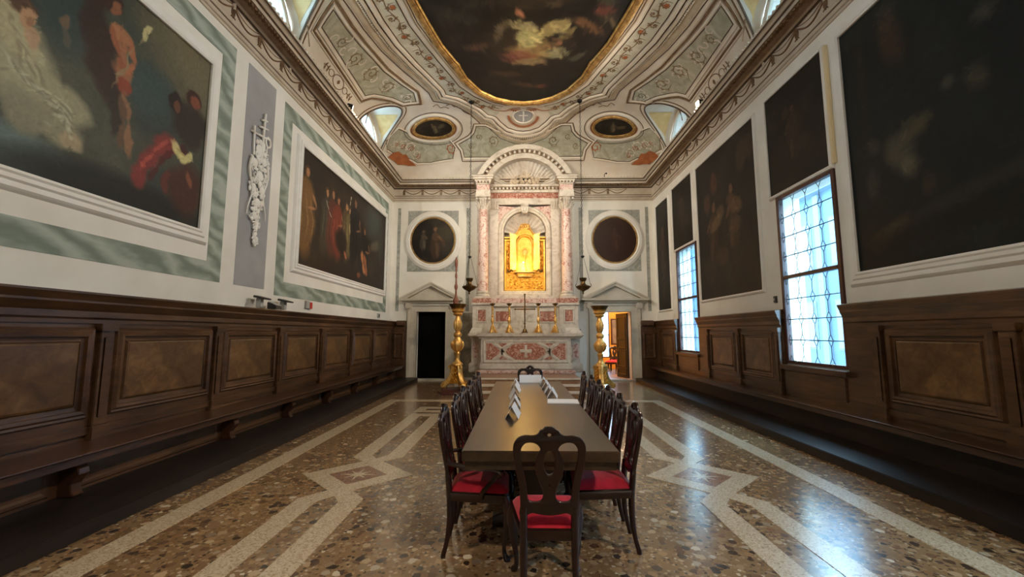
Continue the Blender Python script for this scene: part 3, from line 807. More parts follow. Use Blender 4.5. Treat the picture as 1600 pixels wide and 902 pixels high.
def spiral(cx, cy, r, a0, turns, n=26, hand=1):
    return [(cx+r*(1-0.82*k/n)*math.cos(a0+hand*2*PI*turns*k/n), cy+r*(1-0.82*k/n)*math.sin(a0+hand*2*PI*turns*k/n)) for k in range(n+1)]
def leaf(mb, x, y, ang, ln, w, off=0.014):
    pts = [(x+math.cos(ang)*ln*t, y+math.sin(ang)*ln*t) for t in (0, 0.25, 0.5, 0.75, 1.0)]
    ws = (0.25, 0.9, 1.0, 0.6, 0.05); vs = []
    for p, q in zip(pts, ws):
        for sg in (-1, 1):
            c, n_ = vpt(p[0]-math.sin(ang)*w*q*0.5*sg, p[1]+math.cos(ang)*w*q*0.5*sg, off); vs.append(c)
    mb.add(vs, [(2*i, 2*i+1, 2*i+3, 2*i+2) for i in range(4)])
def acanthus(mb, x, y, r, a0, hand, off=0.008, turns=1.35):
    n = 30; pts = spiral(x, y, r, a0, turns, n, hand)
    vribbon(mb, pts, [r*0.20*(0.25+0.75*math.sin(PI*(0.12+0.8*k/n))) for k in range(n+1)], 0.008, off=off)
    for k in range(1, 20, 3):
        px, py = pts[k]; an = math.atan2(py-y, px-x); leaf(mb, px, py, an+hand*1.0, r*0.42, r*0.17, off+0.006); leaf(mb, px, py, an+hand*0.45, r*0.30, r*0.13, off+0.006)
    mb.ball(vpt(pts[-1][0], pts[-1][1], off)[0], r*0.12, r*0.12, r*0.05, 8, 4)
    # stalk leaving the curl
    q = [(pts[0][0]-hand*math.sin(a0)*-0.0+t_*r*0.9*math.sin(a0)*hand, pts[0][1]-t_*r*0.9*math.cos(a0)*hand) for t_ in (0, 0.25, 0.5, 0.75, 1.0)]
    vribbon(mb, q, [r*0.12, r*0.10, r*0.08, r*0.05, r*0.02], 0.006, off=off)
# arabesque scrolls along the band
mid = []
A_ = resample(b1_h[1:], 0.05, smooth=False); 
for i in range(0, len(A_)):
    a, y = A_[i]; mid.append((a+0.21 if y < 11.2 else a+0.18, y+0.02 if y < 11 else y+0.12))
def arab(mb, mb_r, s):
    ln = 0.0; last = None; k = 0
    pts = [(XC+s*a, y) for a, y in mid]
    vribbon(mb, [(p[0]+0.05*math.sin(i*0.35), p[1]) for i, p in enumerate(pts)], 0.020, 0.012, off=0.004)
    nxt = 0.1
    for i in range(1, len(pts)-2):
        d = math.hypot(pts[i][0]-pts[i-1][0], pts[i][1]-pts[i-1][1]); ln += d
        tx, ty = pts[i+1][0]-pts[i-1][0], pts[i+1][1]-pts[i-1][1]; an = math.atan2(ty, tx)
        if ln > nxt:
            nxt += 0.29; k += 1; side = 1 if k % 2 else -1
            cx, cy = pts[i][0]-math.sin(an)*0.075*side, pts[i][1]+math.cos(an)*0.075*side
            acanthus(mb, cx, cy, 0.10, an+PI, side, 0.006, 1.2)
            for q in (-0.5, 0.5): leaf(mb, pts[i][0], pts[i][1], an+q-side*1.2, 0.10, 0.035)
            (mb_r if k % 3 == 0 else mb).ball(vpt(cx, cy, 0.01)[0], 0.03, 0.03, 0.012, 8, 4)
            if k % 3 == 0:
                for q in range(6): leaf(mb_r, cx, cy, q*PI/3, 0.075, 0.045)
mbA = MB(); mbR = MB()
for s in (-1, 1): arab(mbA, mbR, s)
o = mbA.build('scrollwork', M['paint_brown'], deco); o['kind'] = 'stuff'
o = mbR.build('rosettes', M['paint_rust'], deco); o['kind'] = 'stuff'

# long side panels
pan_in = [(4.18,7.84),(3.87,7.66),(3.84,8.22),(3.77,8.79),(3.58,9.89),(3.36,10.55),(3.13,11.10),(3.17,11.52),(3.48,11.40),(3.66,11.02),(3.84,10.74),(4.02,10.45),(4.19,10.30)]
scr_pos = [(4.02,8.45,0.11),(3.98,9.05,0.17),(3.84,9.75,0.19),(3.66,10.45,0.19),(3.34,11.22,0.12)]
for s in (-1, 1):
    po = [(XC+s*a, y) for a, y in pan_in]
    new_obj('fresco_panel', vpatch_mesh('fresco_panel', po, 0.006, 0.18), M['fresco_green'], deco)
    cc = ccw(po)
    for d, w, h, m_ in ((0.0, 0.026, 0.012, 'paint_line'), (0.055, 0.08, 0.03, 'ceiling_plaster'), (0.125, 0.05, 0.035, 'paint_brown'), (0.165, 0.03, 0.02, 'cornice_tan')):
        mb = MB(); vribbon(mb, resample(offset_poly(cc, d), 0.1, closed=True, smooth=False), w, h, closed=True); mb.build('panel_frame', M[m_], deco, smooth=True)
    mb = MB(); mw = MB()
    for k, (a, y, r) in enumerate(scr_pos):
        x = XC+s*a; acanthus(mb, x, y, r, -PI/2*s+0.5*k, s if k % 2 else -s)
        for q in range(3): vribbon(mw, spiral(x+0.12*math.cos(q*2+k), y+0.22*math.sin(q*2+k), 0.12, q*2.0, 0.7, hand=-s), 0.035, 0.006, off=0.007)
    o = mw.build('fresco_highlights', M['ceiling_plaster'], deco); o['kind'] = 'stuff'
    o = mb.build('fresco_scrolls', M['paint_umber'], deco); o['kind'] = 'stuff'
    # little cartouche painted between panel and cornice
    mb = MB(); cx, cy = XC+s*4.44, 9.25
    vribbon(mb, [(cx+0.075*math.cos(2*PI*k/24), cy+0.24*math.sin(2*PI*k/24)) for k in range(24)], 0.022, 0.008, closed=True, off=0.004)
    for sg in (-1, 1):
        vribbon(mb, [(cx+0.04*math.cos(2*PI*k/16), cy+sg*0.36+0.10*math.sin(2*PI*k/16)) for k in range(16)], 0.016, 0.008, closed=True, off=0.004)
        vribbon(mb, [(cx, cy+sg*0.46), (cx+0.01, cy+sg*0.6), (cx-0.01, cy+sg*0.72)], 0.016, 0.008, off=0.004)
        for q in (0.55, 0.66): leaf(mb, cx, cy+sg*q, 0.6, 0.06, 0.04); leaf(mb, cx, cy+sg*q, PI-0.6, 0.06, 0.04)
    leaf(mb, cx, cy-0.05, PI/2, 0.10, 0.06)
    mb.build('painted_cartouche', M['paint_brown'], deco)
    # line above the cornice
    mb = MB(); vribbon(mb, [(XC*0+s*(XW-0.10), y) for y in np.arange(LUN_Y[1]+LUN_W+0.12, LUN_Y[0]-LUN_W-0.02, 0.1)], 0.025, 0.012); mb.build('painted_line', M['paint_line'], deco)

# groin lines and painted fans of the lunettes
for s in (-1, 1):
    for ly in LUN_Y[:2]:
        pts = []; pts2 = []
        for k in range(41):
            a = PI*(0.03+0.94*k/40); y = ly-LUN_W*math.cos(a); hz = LUN_H*math.sin(a)
            g = min(0.9999, hz/max(0.05, (HR*Gq(YB-y)))); d = RV*(1-math.sqrt(max(0, 1-g*g)))
            pts.append((s*(XW-d), y)); pts2.append(d)
        for off_, w, h, m_ in ((0.0, 0.035, 0.03, 'paint_line'), (0.07, 0.07, 0.02, 'ceiling_plaster'), (0.13, 0.03, 0.02, 'paint_brown')):
            q = [(max(-XW+0.03, min(XW-0.03, p[0]-s*off_*math.sin(PI*k/40))), ly+(p[1]-ly)*(1+off_*0.8)) for k, p in enumerate(pts)]
            mb = MB(); vribbon(mb, q, w, h); mb.build('groin_moulding', M[m_], deco, smooth=True)
        # ochre fan on the far and near slope of the cap
        for sg in (-1, 1):
            def cap(dd, aa): 
                y = ly+sg*LUN_W*math.cos(aa); return Vector((s*(XW-dd), y, ZC+LUN_H*math.sin(aa)-0.012))
            mb = MB(); n1, n2 = 8, 8; vs = []
            for i in range(n1+1):
                aa = 0.55+0.80*i/n1
                y = ly+sg*LUN_W*math.cos(aa); g = min(0.999, LUN_H*math.sin(aa)/(HR*Gq(YB-y))); dmax = RV*(1-math.sqrt(1-g*g))
                d0, d1 = 0.16, max(0.2, dmax-0.10)
                if i < 3: c_ = (d0+d1)/2; f_ = i/3*0.9+0.1; d0, d1 = c_+(d0-c_)*f_, c_+(d1-c_)*f_
                for j in range(n2+1): vs.append(cap(d0+(d1-d0)*j/n2, aa))
            mb.add(vs, [(i*(n2+1)+j, i*(n2+1)+j+1, (i+1)*(n2+1)+j+1, (i+1)*(n2+1)+j) for i in range(n1) for j in range(n2)])
            mb.build('ochre_fan', M['paint_ochre'], deco, smooth=True)
            aa = 0.5; c_ = cap(0.33, 0.5); mb = MB(); mb.tube([cap(0.34, 0.62), cap(0.33, 0.45), cap(0.33, 0.32)], [0.018, 0.01, 0.014], 5); mb.build('pendant', M['paint_brown'], deco)

# end panel above the altar pediment
end_o = [(2.06,14.02),(2.09,13.82),(2.21,13.65),(1.95,13.52),(1.78,13.42),(1.62,13.24),(1.54,12.98),(1.25,12.98),(0.91,13.21),(0.51,13.34),(0,13.38)]
po = [(XC-a, y) for a, y in end_o]+[(XC+a, y) for a, y in end_o[::-1][1:]]
new_obj('fresco_panel', vpatch_mesh('fresco_panel', po, 0.006, 0.15), M['fresco_green'], deco)
cc = ccw(po)
for d, w, h, m_ in ((0.0, 0.026, 0.014, 'paint_line'), (0.05, 0.07, 0.03, 'ceiling_plaster'), (0.10, 0.035, 0.02, 'paint_brown')):
    mb = MB(); vribbon(mb, resample([(x, min(y, YB-0.12)) for x, y in offset_poly(cc, d)], 0.09, closed=True, smooth=False), w, h, closed=True); mb.build('panel_frame', M[m_], deco, smooth=True)
mb = MB()
for s in (-1, 1):
    for (a, y, r) in ((1.02,13.54,0.17),(1.50,13.40,0.10),(1.80,13.72,0.10)): acanthus(mb, XC+s*a, y, r, 0.5, s)
for q in range(8): leaf(mb, XC, 13.52, q*PI/4, 0.15, 0.06)
o = mb.build('fresco_scrolls', M['paint_umber'], deco); o['kind'] = 'stuff'

# corner panels with a rust coloured leaf
cor_o = [(4.42,12.82),(4.22,12.52),(3.95,12.45),(3.78,12.80),(3.62,13.18),(3.25,13.42),(2.85,13.48),(2.52,13.52),(2.36,13.75),(2.48,14.05),(3.3,14.09),(3.72,14.03),(4.05,13.72),(4.32,13.28)]
rust_o = [(4.50,13.14),(4.36,13.18),(4.20,13.30),(4.12,13.52),(4.00,13.62),(3.96,13.86),(3.78,14.10),(4.05,14.02),(4.34,13.80)]
for s in (-1, 1):
    po = [(XC+s*a, y) for a, y in cor_o]
    new_obj('fresco_panel', vpatch_mesh('fresco_panel', po, 0.006, 0.15), M['fresco_green'], deco)
    cc = ccw(po)
    for d, w, h, m_ in ((0.0, 0.026, 0.014, 'paint_line'), (0.04, 0.05, 0.03, 'ceiling_plaster')):
        mb = MB(); vribbon(mb, resample([(max(-XW+.05, min(XW-.05, x)), min(y, YB-0.12)) for x, y in offset_poly(cc, d)], 0.09, closed=True, smooth=False), w, h, closed=True); mb.build('panel_frame', M[m_], deco, smooth=True)
    ro = [(XC+s*a, y) for a, y in rust_o]
    new_obj('rust_leaf', vpatch_mesh('rust_leaf', ro, 0.03, 0.12), M['paint_rust'], deco)
    mb = MB(); mw = MB()
    for k, (a, y, r) in enumerate(((4.05,13.15,0.16),(3.85,13.4,0.18),(3.7,13.75,0.15),(4.2,12.9,0.12))):
        acanthus(mw, XC+s*a, y, r, k*1.4, s, 0.014)
        acanthus(mb, XC+s*(a-0.05), y+0.10, r*0.55, k*1.4+2, -s, 0.02)
    acanthus(mb, XC+s*2.5, 13.76, 0.16, 0, -s, 0.012)
    mw.build('stucco_scrolls', M['ceiling_plaster'], deco, smooth=True)['kind'] = 'stuff'
    mb.build('fresco_scrolls', M['paint_rust'], deco)['kind'] = 'stuff'
    # small painted cartouche between oval and dotted moulding
    mb = MB(); vribbon(mb, resample([(XC+s*a, y) for a, y in ((2.35,11.95),(2.2,11.88),(2.12,12.02),(1.98,12.0),(1.85,12.3),(1.6,12.5))], 0.06), 0.035, 0.012, off=0.006)
    vribbon(mb, resample([(XC+s*a, y) for a, y in ((2.75,11.95),(2.62,11.86),(2.55,12.05),(2.42,12.02),(2.3,12.12))], 0.06), 0.022, 0.01, off=0.006)
    mb.build('painted_cartouche', M['paint_brown'], deco)

# oval pictures on the vault
for s in (-1, 1):
    cx, cy = XC+s*2.93, 12.93; an = -s*0.22
    def oval(a, b, n=48):
        return [(cx+a*math.cos(2*PI*k/n)*math.cos(an)-b*math.sin(2*PI*k/n)*math.sin(an), cy+a*math.cos(2*PI*k/n)*math.sin(an)+b*math.sin(2*PI*k/n)*math.cos(an)) for k in range(n)]
    ob = empty('oval_painting', tuple(vpt(cx, cy, 0.0)[0]))
    tag(ob, 'small dark oval vault picture in a gilt ring, on the %s' % ('marbled green wall side' if s < 0 else 'leaded window side'), 'painting', 'small oval pictures on the vault')
    pp = Pic(60, 40, 1.5, (30,25,19)); pp.clouds((54,46,34), 4, 0.45, 0.7, 0.8); pp.figure(0.5, 0.45, 0.6, (84,74,52), (120,96,66), 10); pp.blob(0.68, 0.5, 0.2, 0.1, 30, (96,84,58), 0.7)
    vs = []; cols = []; nr = 18; nn = 48
    for k in range(nr+1):
        for p in oval(0.60*k/nr, 0.37*k/nr, nn):
            q = vpt(p[0], p[1], 0.02)[0]; vs.append(q-Vector(ob.location)); cols.append(pp.at(0.5+(p[0]-cx)/1.3, 0.5-(p[1]-cy)/0.86))
    fs = [(k*nn+i, k*nn+(i+1) % nn, (k+1)*nn+(i+1) % nn, (k+1)*nn+i) for k in range(nr) for i in range(nn)]
    me = bpy.data.meshes.new('canvas'); me.from_pydata([tuple(v) for v in vs], [], fs); colour_mesh(me, cols); new_obj('canvas', me, M['canvas'], ob)
    for a, b, w, h, m_, nm in ((0.65,0.42,0.13,0.07,'gold_frame','frame'),(0.80,0.56,0.12,0.05,'ceiling_plaster','outer_moulding'),(0.93,0.68,0.025,0.015,'paint_line','outer_line'),(0.73,0.49,0.03,0.02,'paint_rust','rust_line')):
        mb = MB(); vribbon(mb, oval(a, b), w, h, closed=True); mb.v = [tuple(Vector(q)-Vector(ob.location)) for q in mb.v]; mb.build(nm, M[m_], ob, smooth=True)
# medallion on the axis
mb = MB(); el = ellipse(XC, 12.53, 0.30, 0.29, 40)
new_obj('medallion', vpatch_mesh('medallion', el, 0.01, 0.1), M['grey_panel'], deco)
mb = MB(); vribbon(mb, ellipse(XC, 12.53, 0.33, 0.32, 40), 0.07, 0.04, closed=True); mb.build('medallion_ring', M['ceiling_plaster'], deco, smooth=True)
mb = MB(); vribbon(mb, [(XC, 12.28), (XC, 12.78)], 0.05, 0.006, off=0.016); vribbon(mb, [(XC-0.14, 12.5), (XC+0.14, 12.5)], 0.05, 0.006, off=0.016); mb.build('medallion_cross', M['stucco'], deco)
mb = MB()
for q in range(26):
    a = PI*0.98*q/25+PI*0.01-PI*0+0
    leaf(mb, XC+0.42*math.cos(a), 12.53+0.42*math.sin(a), a+0.5, 0.12, 0.05, 0.02)
for s in (-1, 1):
    vribbon(mb, resample([(XC+s*a, y) for a, y in ((0.1,12.12),(0.35,12.16),(0.6,12.28),(0.95,12.2),(1.1,12.05))], 0.06), 0.025, 0.012, off=0.004)
    for q in range(5): leaf(mb, XC+s*(0.12+0.05*q), 12.16, PI/2+s*(0.4-0.3*q), 0.13, 0.06, 0.03)
mb.build('laurel', M['paint_rust'], deco)['kind'] = 'stuff'

# ------------------------------------------------------------------ painted marble bands, panels on the walls
def flat_band(fn, u0, u1, v0, v1, w, parent, mat='green_marble', name='marble_band', n=0.006):
    segs = [(u0, u1, v0, v0+w), (u0, u1, v1-w, v1), (u0, u0+w, v0+w, v1-w), (u1-w, u1, v0+w, v1-w)]
    for a, b, c, d in segs:
        mb = MB(); slab(mb, fn, a, b, c, d, 0.0, n); mb.build(name, M[mat], parent)
flat_band(PL, 0.0-0.35, 6.13, 2.36, 6.12, 0.28, wall_left)
flat_band(PL, 7.53, 13.92, 2.30, 6.06, 0.28, wall_left)
mb = MB(); slab(mb, PL, 6.44, 7.22, 2.37, 6.11, 0, 0.006); mb.build('grey_panel', M['grey_panel'], wall_left)
for (u0, u1) in ((-4.43, -4.32), (-1.98, -1.86), (1.99, 2.11), (4.33, 4.44)):
    mb = MB(); slab(mb, PBk, u0, u1, 2.36, 6.04, 0, 0.006); mb.build('grey_strip', M['grey_marble'], wall_back)

FRAME_W = [(0.0,0.03),(0.0,0.06),(0.03,0.075),(0.05,0.06),(0.09,0.065),(0.11,0.045),(0.16,0.05),(0.18,0.03),(0.20,0.0)]
FRAME_THIN = [(0.0,0.02),(0.0,0.045),(0.025,0.055),(0.05,0.04),(0.065,0.0)]
def wall_picture(fn, u0, u1, v0, v1, pic, prof, label, group=None, frame_mat='stucco', gilt=False):
    c = fn((u0+u1)/2, v0, 0); ob = empty('wall_painting', c); tag(ob, label, 'painting', group)
    def loc(a, b, n): p = fn(a, b, n); return (p[0]-c[0], p[1]-c[1], p[2]-c[2])
    canvas('canvas', pic, loc, u0, u1, v0, v1, 0.026, ob)
    mb = MB(); ring(mb, loc, rect(u0, u1, v0, v1), prof); mb.build('frame', M[frame_mat], ob)
    if gilt:
        mb = MB(); ring(mb, loc, rect(u0+0.022, u1-0.022, v0+0.022, v1-0.022), [(0.0,0.026),(0.006,0.036),(0.018,0.036),(0.022,0.03)]); mb.build('slip', M['gold_frame'], ob)
    return ob
# left wall, large: pale reclining figure, standing figure at a dark trunk, kneeling figure in red
p = Pic(620, 270, 5.4/2.45, (66,70,58))
p.clouds((88,88,72), 4, 0.4, 0.7, 0.7); p.clouds((44,56,54), 3, 0.45, 0.7, 0.7)
p.blob(0.97, 0.97, 0.55, 0.40, -25, (116,106,80), 0.9, 1.1); p.blob(0.84, 0.60, 0.22, 0.18, 10, (58,76,76), 0.85, 1.2); p.blob(0.665, 0.74, 0.16, 0.28, 0, (50,64,62), 0.9, 1.3)
p.blob(0.60, 0.09, 0.26, 0.10, -6, (100,118,114), 0.9, 1.2); p.blob(0.80, 0.03, 0.6, 0.13, 0, (26,28,26), 0.95, 1.3); p.blob(0.86, 0.30, 0.30, 0.10, 20, (74,74,62), 0.7, 1.2)
# reclining pale figure with folds
p.blob(0.585, 0.40, 0.16, 0.22, 10, (168,162,130), 0.95, 1.5); p.stroke([(0.60,0.34),(0.65,0.345),(0.70,0.285)], 0.085, (162,156,124)); p.stroke([(0.60,0.25),(0.66,0.215),(0.703,0.19)], 0.070, (148,142,114)); p.stroke([(0.575,0.26),(0.63,0.18)], 0.085, (138,133,108))
p.stroke([(0.565,0.62),(0.583,0.47),(0.612,0.47)], 0.062, (178,168,132)); p.stroke([(0.615,0.48),(0.607,0.545)], 0.03, (184,150,116)); p.blob(0.695, 0.185, 0.05, 0.045, -20, (168,150,118), 0.85, 2)
for q in range(9):
    f_ = q/8.0; p.stroke([(0.572+0.01*q, 0.42-0.02*q), (0.60+0.010*q, 0.33-0.008*q), (0.645+0.006*q, 0.335-0.016*q), (0.69+0.001*q, 0.29-0.012*q)], 0.010, (200,194,162) if q % 2 == 0 else (112,108,88), 0.55)
for q in range(5): p.stroke([(0.575+0.004*q, 0.56-0.02*q), (0.59+0.005*q, 0.48-0.01*q), (0.60+0.008*q, 0.38-0.01*q)], 0.009, (194,186,150) if q % 2 else (124,116,92), 0.5)
p.blob(0.592, 0.612, 0.055, 0.050, 20, (84,60,42), 0.95, 2); p.blob(0.602, 0.575, 0.032, 0.046, -10, (186,144,108), 0.95, 2.2); p.blob(0.606, 0.565, 0.014, 0.022, 0, (130,90,66), 0.6, 2)
# standing figure before a dark trunk
p.stroke([(0.695,1.0),(0.705,0.80),(0.724,0.645),(0.742,0.44)], 0.080, (54,34,27)); p.stroke([(0.745,0.52),(0.76,0.30)], 0.045, (46,36,28), 0.8)
p.stroke([(0.757,0.80),(0.764,0.68),(0.769,0.57)], 0.052, (164,106,72)); p.blob(0.764, 0.79, 0.060, 0.040, 0, (172,114,78), 0.9, 2)
p.stroke([(0.744,0.80),(0.750,0.68),(0.765,0.605)], 0.022, (150,90,60)); p.stroke([(0.784,0.80),(0.797,0.69),(0.764,0.605)], 0.022, (178,108,72)); p.blob(0.769, 0.545, 0.050, 0.042, -20, (146,66,46), 0.9, 2)
p.stroke([(0.770,0.52),(0.786,0.40),(0.806,0.225)], 0.027, (146,104,74)); p.stroke([(0.763,0.50),(0.771,0.38),(0.782,0.25)], 0.024, (104,76,56)); p.blob(0.737, 0.895, 0.048, 0.058, 0, (60,38,28), 0.95, 2.2); p.blob(0.744, 0.875, 0.024, 0.040, -10, (146,94,66), 0.9, 2.2)
p.stroke([(0.738,0.49),(0.799,0.80),(0.815,0.87)], 0.008, (150,132,96), 0.7); p.blob(0.820, 0.885, 0.024, 0.055, -25, (208,196,142), 0.9, 2)
p.blob(0.664, 0.655, 0.022, 0.032, 0, (122,96,72), 0.8, 2); p.stroke([(0.664,0.63),(0.672,0.56)], 0.025, (96,88,72), 0.7)
# two men and the kneeling one in red
p.blob(0.953, 0.55, 0.12, 0.15, 0, (44,33,28), 0.95, 1.6); p.blob(0.913, 0.635, 0.045, 0.064, 0, (32,21,18), 0.95, 2.4); p.blob(0.920, 0.612, 0.024, 0.040, 0, (110,66,46), 0.85, 2); p.blob(0.956, 0.715, 0.046, 0.058, 0, (58,32,24), 0.95, 2.4); p.blob(0.960, 0.700, 0.028, 0.042, 0, (132,74,52), 0.9, 2)
p.blob(0.955, 0.20, 0.14, 0.18, 0, (72,40,31), 0.95, 1.5); p.stroke([(0.895,0.43),(0.868,0.33),(0.843,0.224),(0.826,0.12)], 0.058, (134,50,46)); p.stroke([(0.886,0.42),(0.860,0.31),(0.836,0.20)], 0.014, (178,82,68), 0.8); p.stroke([(0.90,0.40),(0.88,0.26),(0.862,0.16)], 0.016, (84,28,28), 0.8)
p.blob(0.925, 0.405, 0.034, 0.040, 0, (66,26,24), 0.9, 2); p.stroke([(0.898,0.425),(0.914,0.368),(0.935,0.352),(0.954,0.40)], 0.030, (218,206,138)); p.stroke([(0.905,0.40),(0.93,0.37)], 0.010, (160,140,84), 0.7)
p.stroke([(0.905,0.26),(0.898,0.12)], 0.030, (100,46,38), 0.9); p.stroke([(0.95,0.30),(0.975,0.22)], 0.020, (140,84,58), 0.8)
p.brush(3000, 0.016, 0.0045, 0.10)
wall_picture(PL, 0.2, 5.60, 3.05, 5.50, p, FRAME_W, 'large oil painting with a pale reclining figure and a kneeling figure in red')
# left wall, far: group of figures in a dark landscape
p = Pic(520, 235, 5.37/2.46, (42,32,25))
p.clouds((62,50,37), 4, 0.42, 0.7, 0.7); p.blob(0.80, 0.80, 0.36, 0.30, 15, (70,76,72), 0.95, 1.1); p.blob(0.84, 0.52, 0.26, 0.08, 15, (108,98,80), 0.8, 1.2); p.blob(0.93, 0.60, 0.14, 0.3, 0, (62,66,60), 0.7, 1.2); p.blob(0.5, 0.02, 1.3, 0.13, 0, (36,23,17), 0.95, 1.3); p.blob(0.12, 0.9, 0.3, 0.3, 0, (40,32,26), 0.8, 1.2)
def person(x, top, foot, w, robe, skin, lit):
    h_ = top-foot; w *= 1.5; p.blob(x, foot+h_*0.42, w, h_*0.46, 0, robe, 0.92, 2); p.blob(x, foot+h_*0.70, w*0.95, h_*0.2, 0, robe, 0.9, 2)
    for q in (-0.4, 0.1, 0.55): p.stroke([(x+w*q*0.45, foot+h_*0.72), (x+w*q*0.6, foot+h_*0.2)], 0.010, lit, 0.55)
    p.blob(x, foot+h_*0.94, 0.042, 0.055, 0, tuple(c*0.45 for c in skin), 0.95, 2.2); p.blob(x+0.004, foot+h_*0.925, 0.028, 0.042, 0, skin, 0.95, 2.2); p.stroke([(x+w*0.3, foot+h_*0.75), (x+w*0.5, foot+h_*0.58), (x+w*0.1, foot+h_*0.55)], 0.016, skin, 0.85)
person(0.045, 0.88, 0.06, 0.11, (122,88,48), (172,122,82), (176,140,86))
person(0.207, 0.81, 0.16, 0.085, (62,58,46), (176,128,88), (120,112,88)); person(0.266, 0.83, 0.15, 0.085, (92,48,38), (170,120,84), (140,80,60)); person(0.326, 0.80, 0.14, 0.085, (118,52,38), (160,110,76), (176,92,66))
person(0.421, 0.81, 0.15, 0.080, (88,70,46), (172,126,86), (150,124,82)); person(0.454, 0.78, 0.2, 0.06, (104,92,58), (176,130,90), (168,150,100)); person(0.525, 0.92, 0.14, 0.105, (24,21,22), (140,100,72), (54,48,46))
person(0.662, 0.66, 0.05, 0.115, (30,27,25), (150,104,70), (64,56,48)); p.stroke([(0.455,0.80),(0.462,0.87),(0.478,0.90)], 0.012, (186,182,158), 0.9); p.stroke([(0.195,0.70),(0.235,0.60),(0.265,0.55)], 0.012, (184,176,152), 0.8)
p.blob(0.375, 0.36, 0.14, 0.16, 10, (30,22,19), 0.9, 1.6); p.stroke([(0.40,0.28),(0.427,0.19)], 0.030, (176,104,70), 0.9); p.stroke([(0.63,0.36),(0.655,0.24),(0.69,0.13)], 0.050, (188,120,72), 0.95); p.stroke([(0.67,0.34),(0.71,0.22),(0.715,0.12)], 0.040, (168,100,60), 0.9); p.blob(0.61, 0.085, 0.07, 0.035, 10, (150,88,56), 0.8, 1.8); p.stroke([(0.464,0.60),(0.468,0.48)], 0.022, (184,160,112), 0.8)
p.brush(2600, 0.016, 0.0045, 0.14)
wall_picture(PL, 8.20, 13.57, 3.0, 5.46, p, FRAME_W, 'wide oil painting of a standing crowd, nearest the altar on the marbled green wall')
# right wall: near black canvases
def dark_pic(nx, ny, asp, base, blobs, figs=()):
    p = Pic(nx, ny, asp, base); p.clouds(tuple(q*1.5 for q in base), 4, 0.45, 0.7, 0.7); p.clouds(tuple(q*0.6 for q in base), 3, 0.45, 0.7, 0.6)
    for f in figs: p.figure(*f)
    for b in blobs: p.blob(*b)
    p.brush(1200, 0.02, 0.006, 0.22)
    return p
rfig = (78,66,46); sk = (128,104,76)
R1B = [(0.15,0.82,0.06,0.12,15,(92,62,40),0.8,1.5),(0.14,0.92,0.05,0.06,0,(84,64,46),0.7,1.6),(0.335,0.70,0.05,0.04,0,(104,96,80),0.7,1.6),(0.31,0.52,0.04,0.06,20,(96,84,62),0.7,1.8),(0.255,0.55,0.03,0.03,0,(110,100,80),0.7,2),
  (0.182,0.47,0.07,0.05,30,(112,100,66),0.85,1.8),(0.135,0.40,0.07,0.10,10,(116,108,84),0.85,1.8),(0.158,0.33,0.05,0.05,-30,(120,110,86),0.8,1.8),(0.07,0.46,0.04,0.05,20,(92,84,66),0.7,1.8),(0.055,0.32,0.04,0.08,0,(86,80,64),0.7,1.8),(0.095,0.13,0.10,0.04,25,(96,84,62),0.8,1.8),(0.055,0.09,0.06,0.05,0,(88,60,42),0.7,1.8),
  (0.20,0.24,0.03,0.05,0,(84,62,40),0.7,1.8),(0.33,0.20,0.5,0.035,12,(58,56,48),0.7,1.6),(0.3,0.12,0.7,0.06,6,(16,15,13),0.8,1.6),(0.06,0.80,0.03,0.2,0,(56,44,32),0.6,1.5)]
p = dark_pic(220, 220, 3.11/3.47, (24,27,25), [(1-q[0]*5.36/3.11, q[1], q[2], q[3], -q[4], q[5], q[6]*0.65, 1.1) for q in R1B])
wall_picture(PR, 2.65, 5.76, 2.44, 5.91, p, FRAME_W, 'broad blackened painting with faint pale figures, beside the nearer leaded window')
R = lambda u: 1-u
p = dark_pic(130, 170, 2.68/3.44, (32,28,24), [(R(.83),.85,.08,.12,20,(78,62,46),.7,1.5),(R(.93),.85,.05,.10,0,(70,52,40),.7,1.6),(R(.70),.56,.09,.06,20,(110,84,56),.75,1.6),(R(.60),.62,.05,.05,0,(86,66,48),.7,1.6),(R(.34),.79,.06,.09,0,(96,58,46),.7,1.6),(R(.36),.51,.12,.05,-30,(112,92,62),.8,1.8),(R(.43),.58,.06,.05,0,(100,80,56),.7,1.8),(R(.20),.68,.06,.08,0,(88,60,48),.7,1.6),(R(.44),.27,.10,.08,10,(70,52,38),.7,1.5),(R(.68),.44,.08,.06,0,(84,66,46),.7,1.6),(R(.2),.2,.1,.12,0,(58,44,32),.6,1.5)],
  [(R(.3),.45,.5,(54,40,32),(110,80,56),5),(R(.65),.5,.5,(58,44,34),(112,84,60),-5)])
wall_picture(PR, 8.06, 10.76, 2.44, 5.93, p, FRAME_THIN, 'tall dark painting of crowded figures hung between the two leaded windows')
for (u0, u1, v0, lab) in ((6.14, 7.62, 4.12, 'dark narrow canvas above the nearer leaded window, beside a yellowed strip'), (11.08, 12.52, 4.10, 'dark narrow canvas above the leaded window near the altar')):
    p = dark_pic(80, 100, 1.48/1.85, (32,28,22), [(.5,.55,.12,.2,10,(56,42,32),.7,1.4),(.35,.35,.12,.1,0,(60,46,34),.6,1.4),(.62,.72,.07,.08,0,(70,50,38),.6,1.6)], [(.5,.5,.6,(48,36,28),(84,62,46),0)])
    wall_picture(PR, u0, u1, v0, 5.98, p, FRAME_THIN, lab, frame_mat='stucco')
p = dark_pic(60, 160, 1.15/3.55, (32,29,23), [(.5,.7,.05,.08,0,(74,54,40),.7,1.6)], [(.5,.55,.5,(52,40,30),(96,72,52),0),(.45,.25,.4,(44,34,26),(86,64,48),4)])
wall_picture(PR, 12.90, 14.05, 2.36, 5.90, p, FRAME_THIN, 'tall very narrow dark canvas in the corner next to the altar wall')
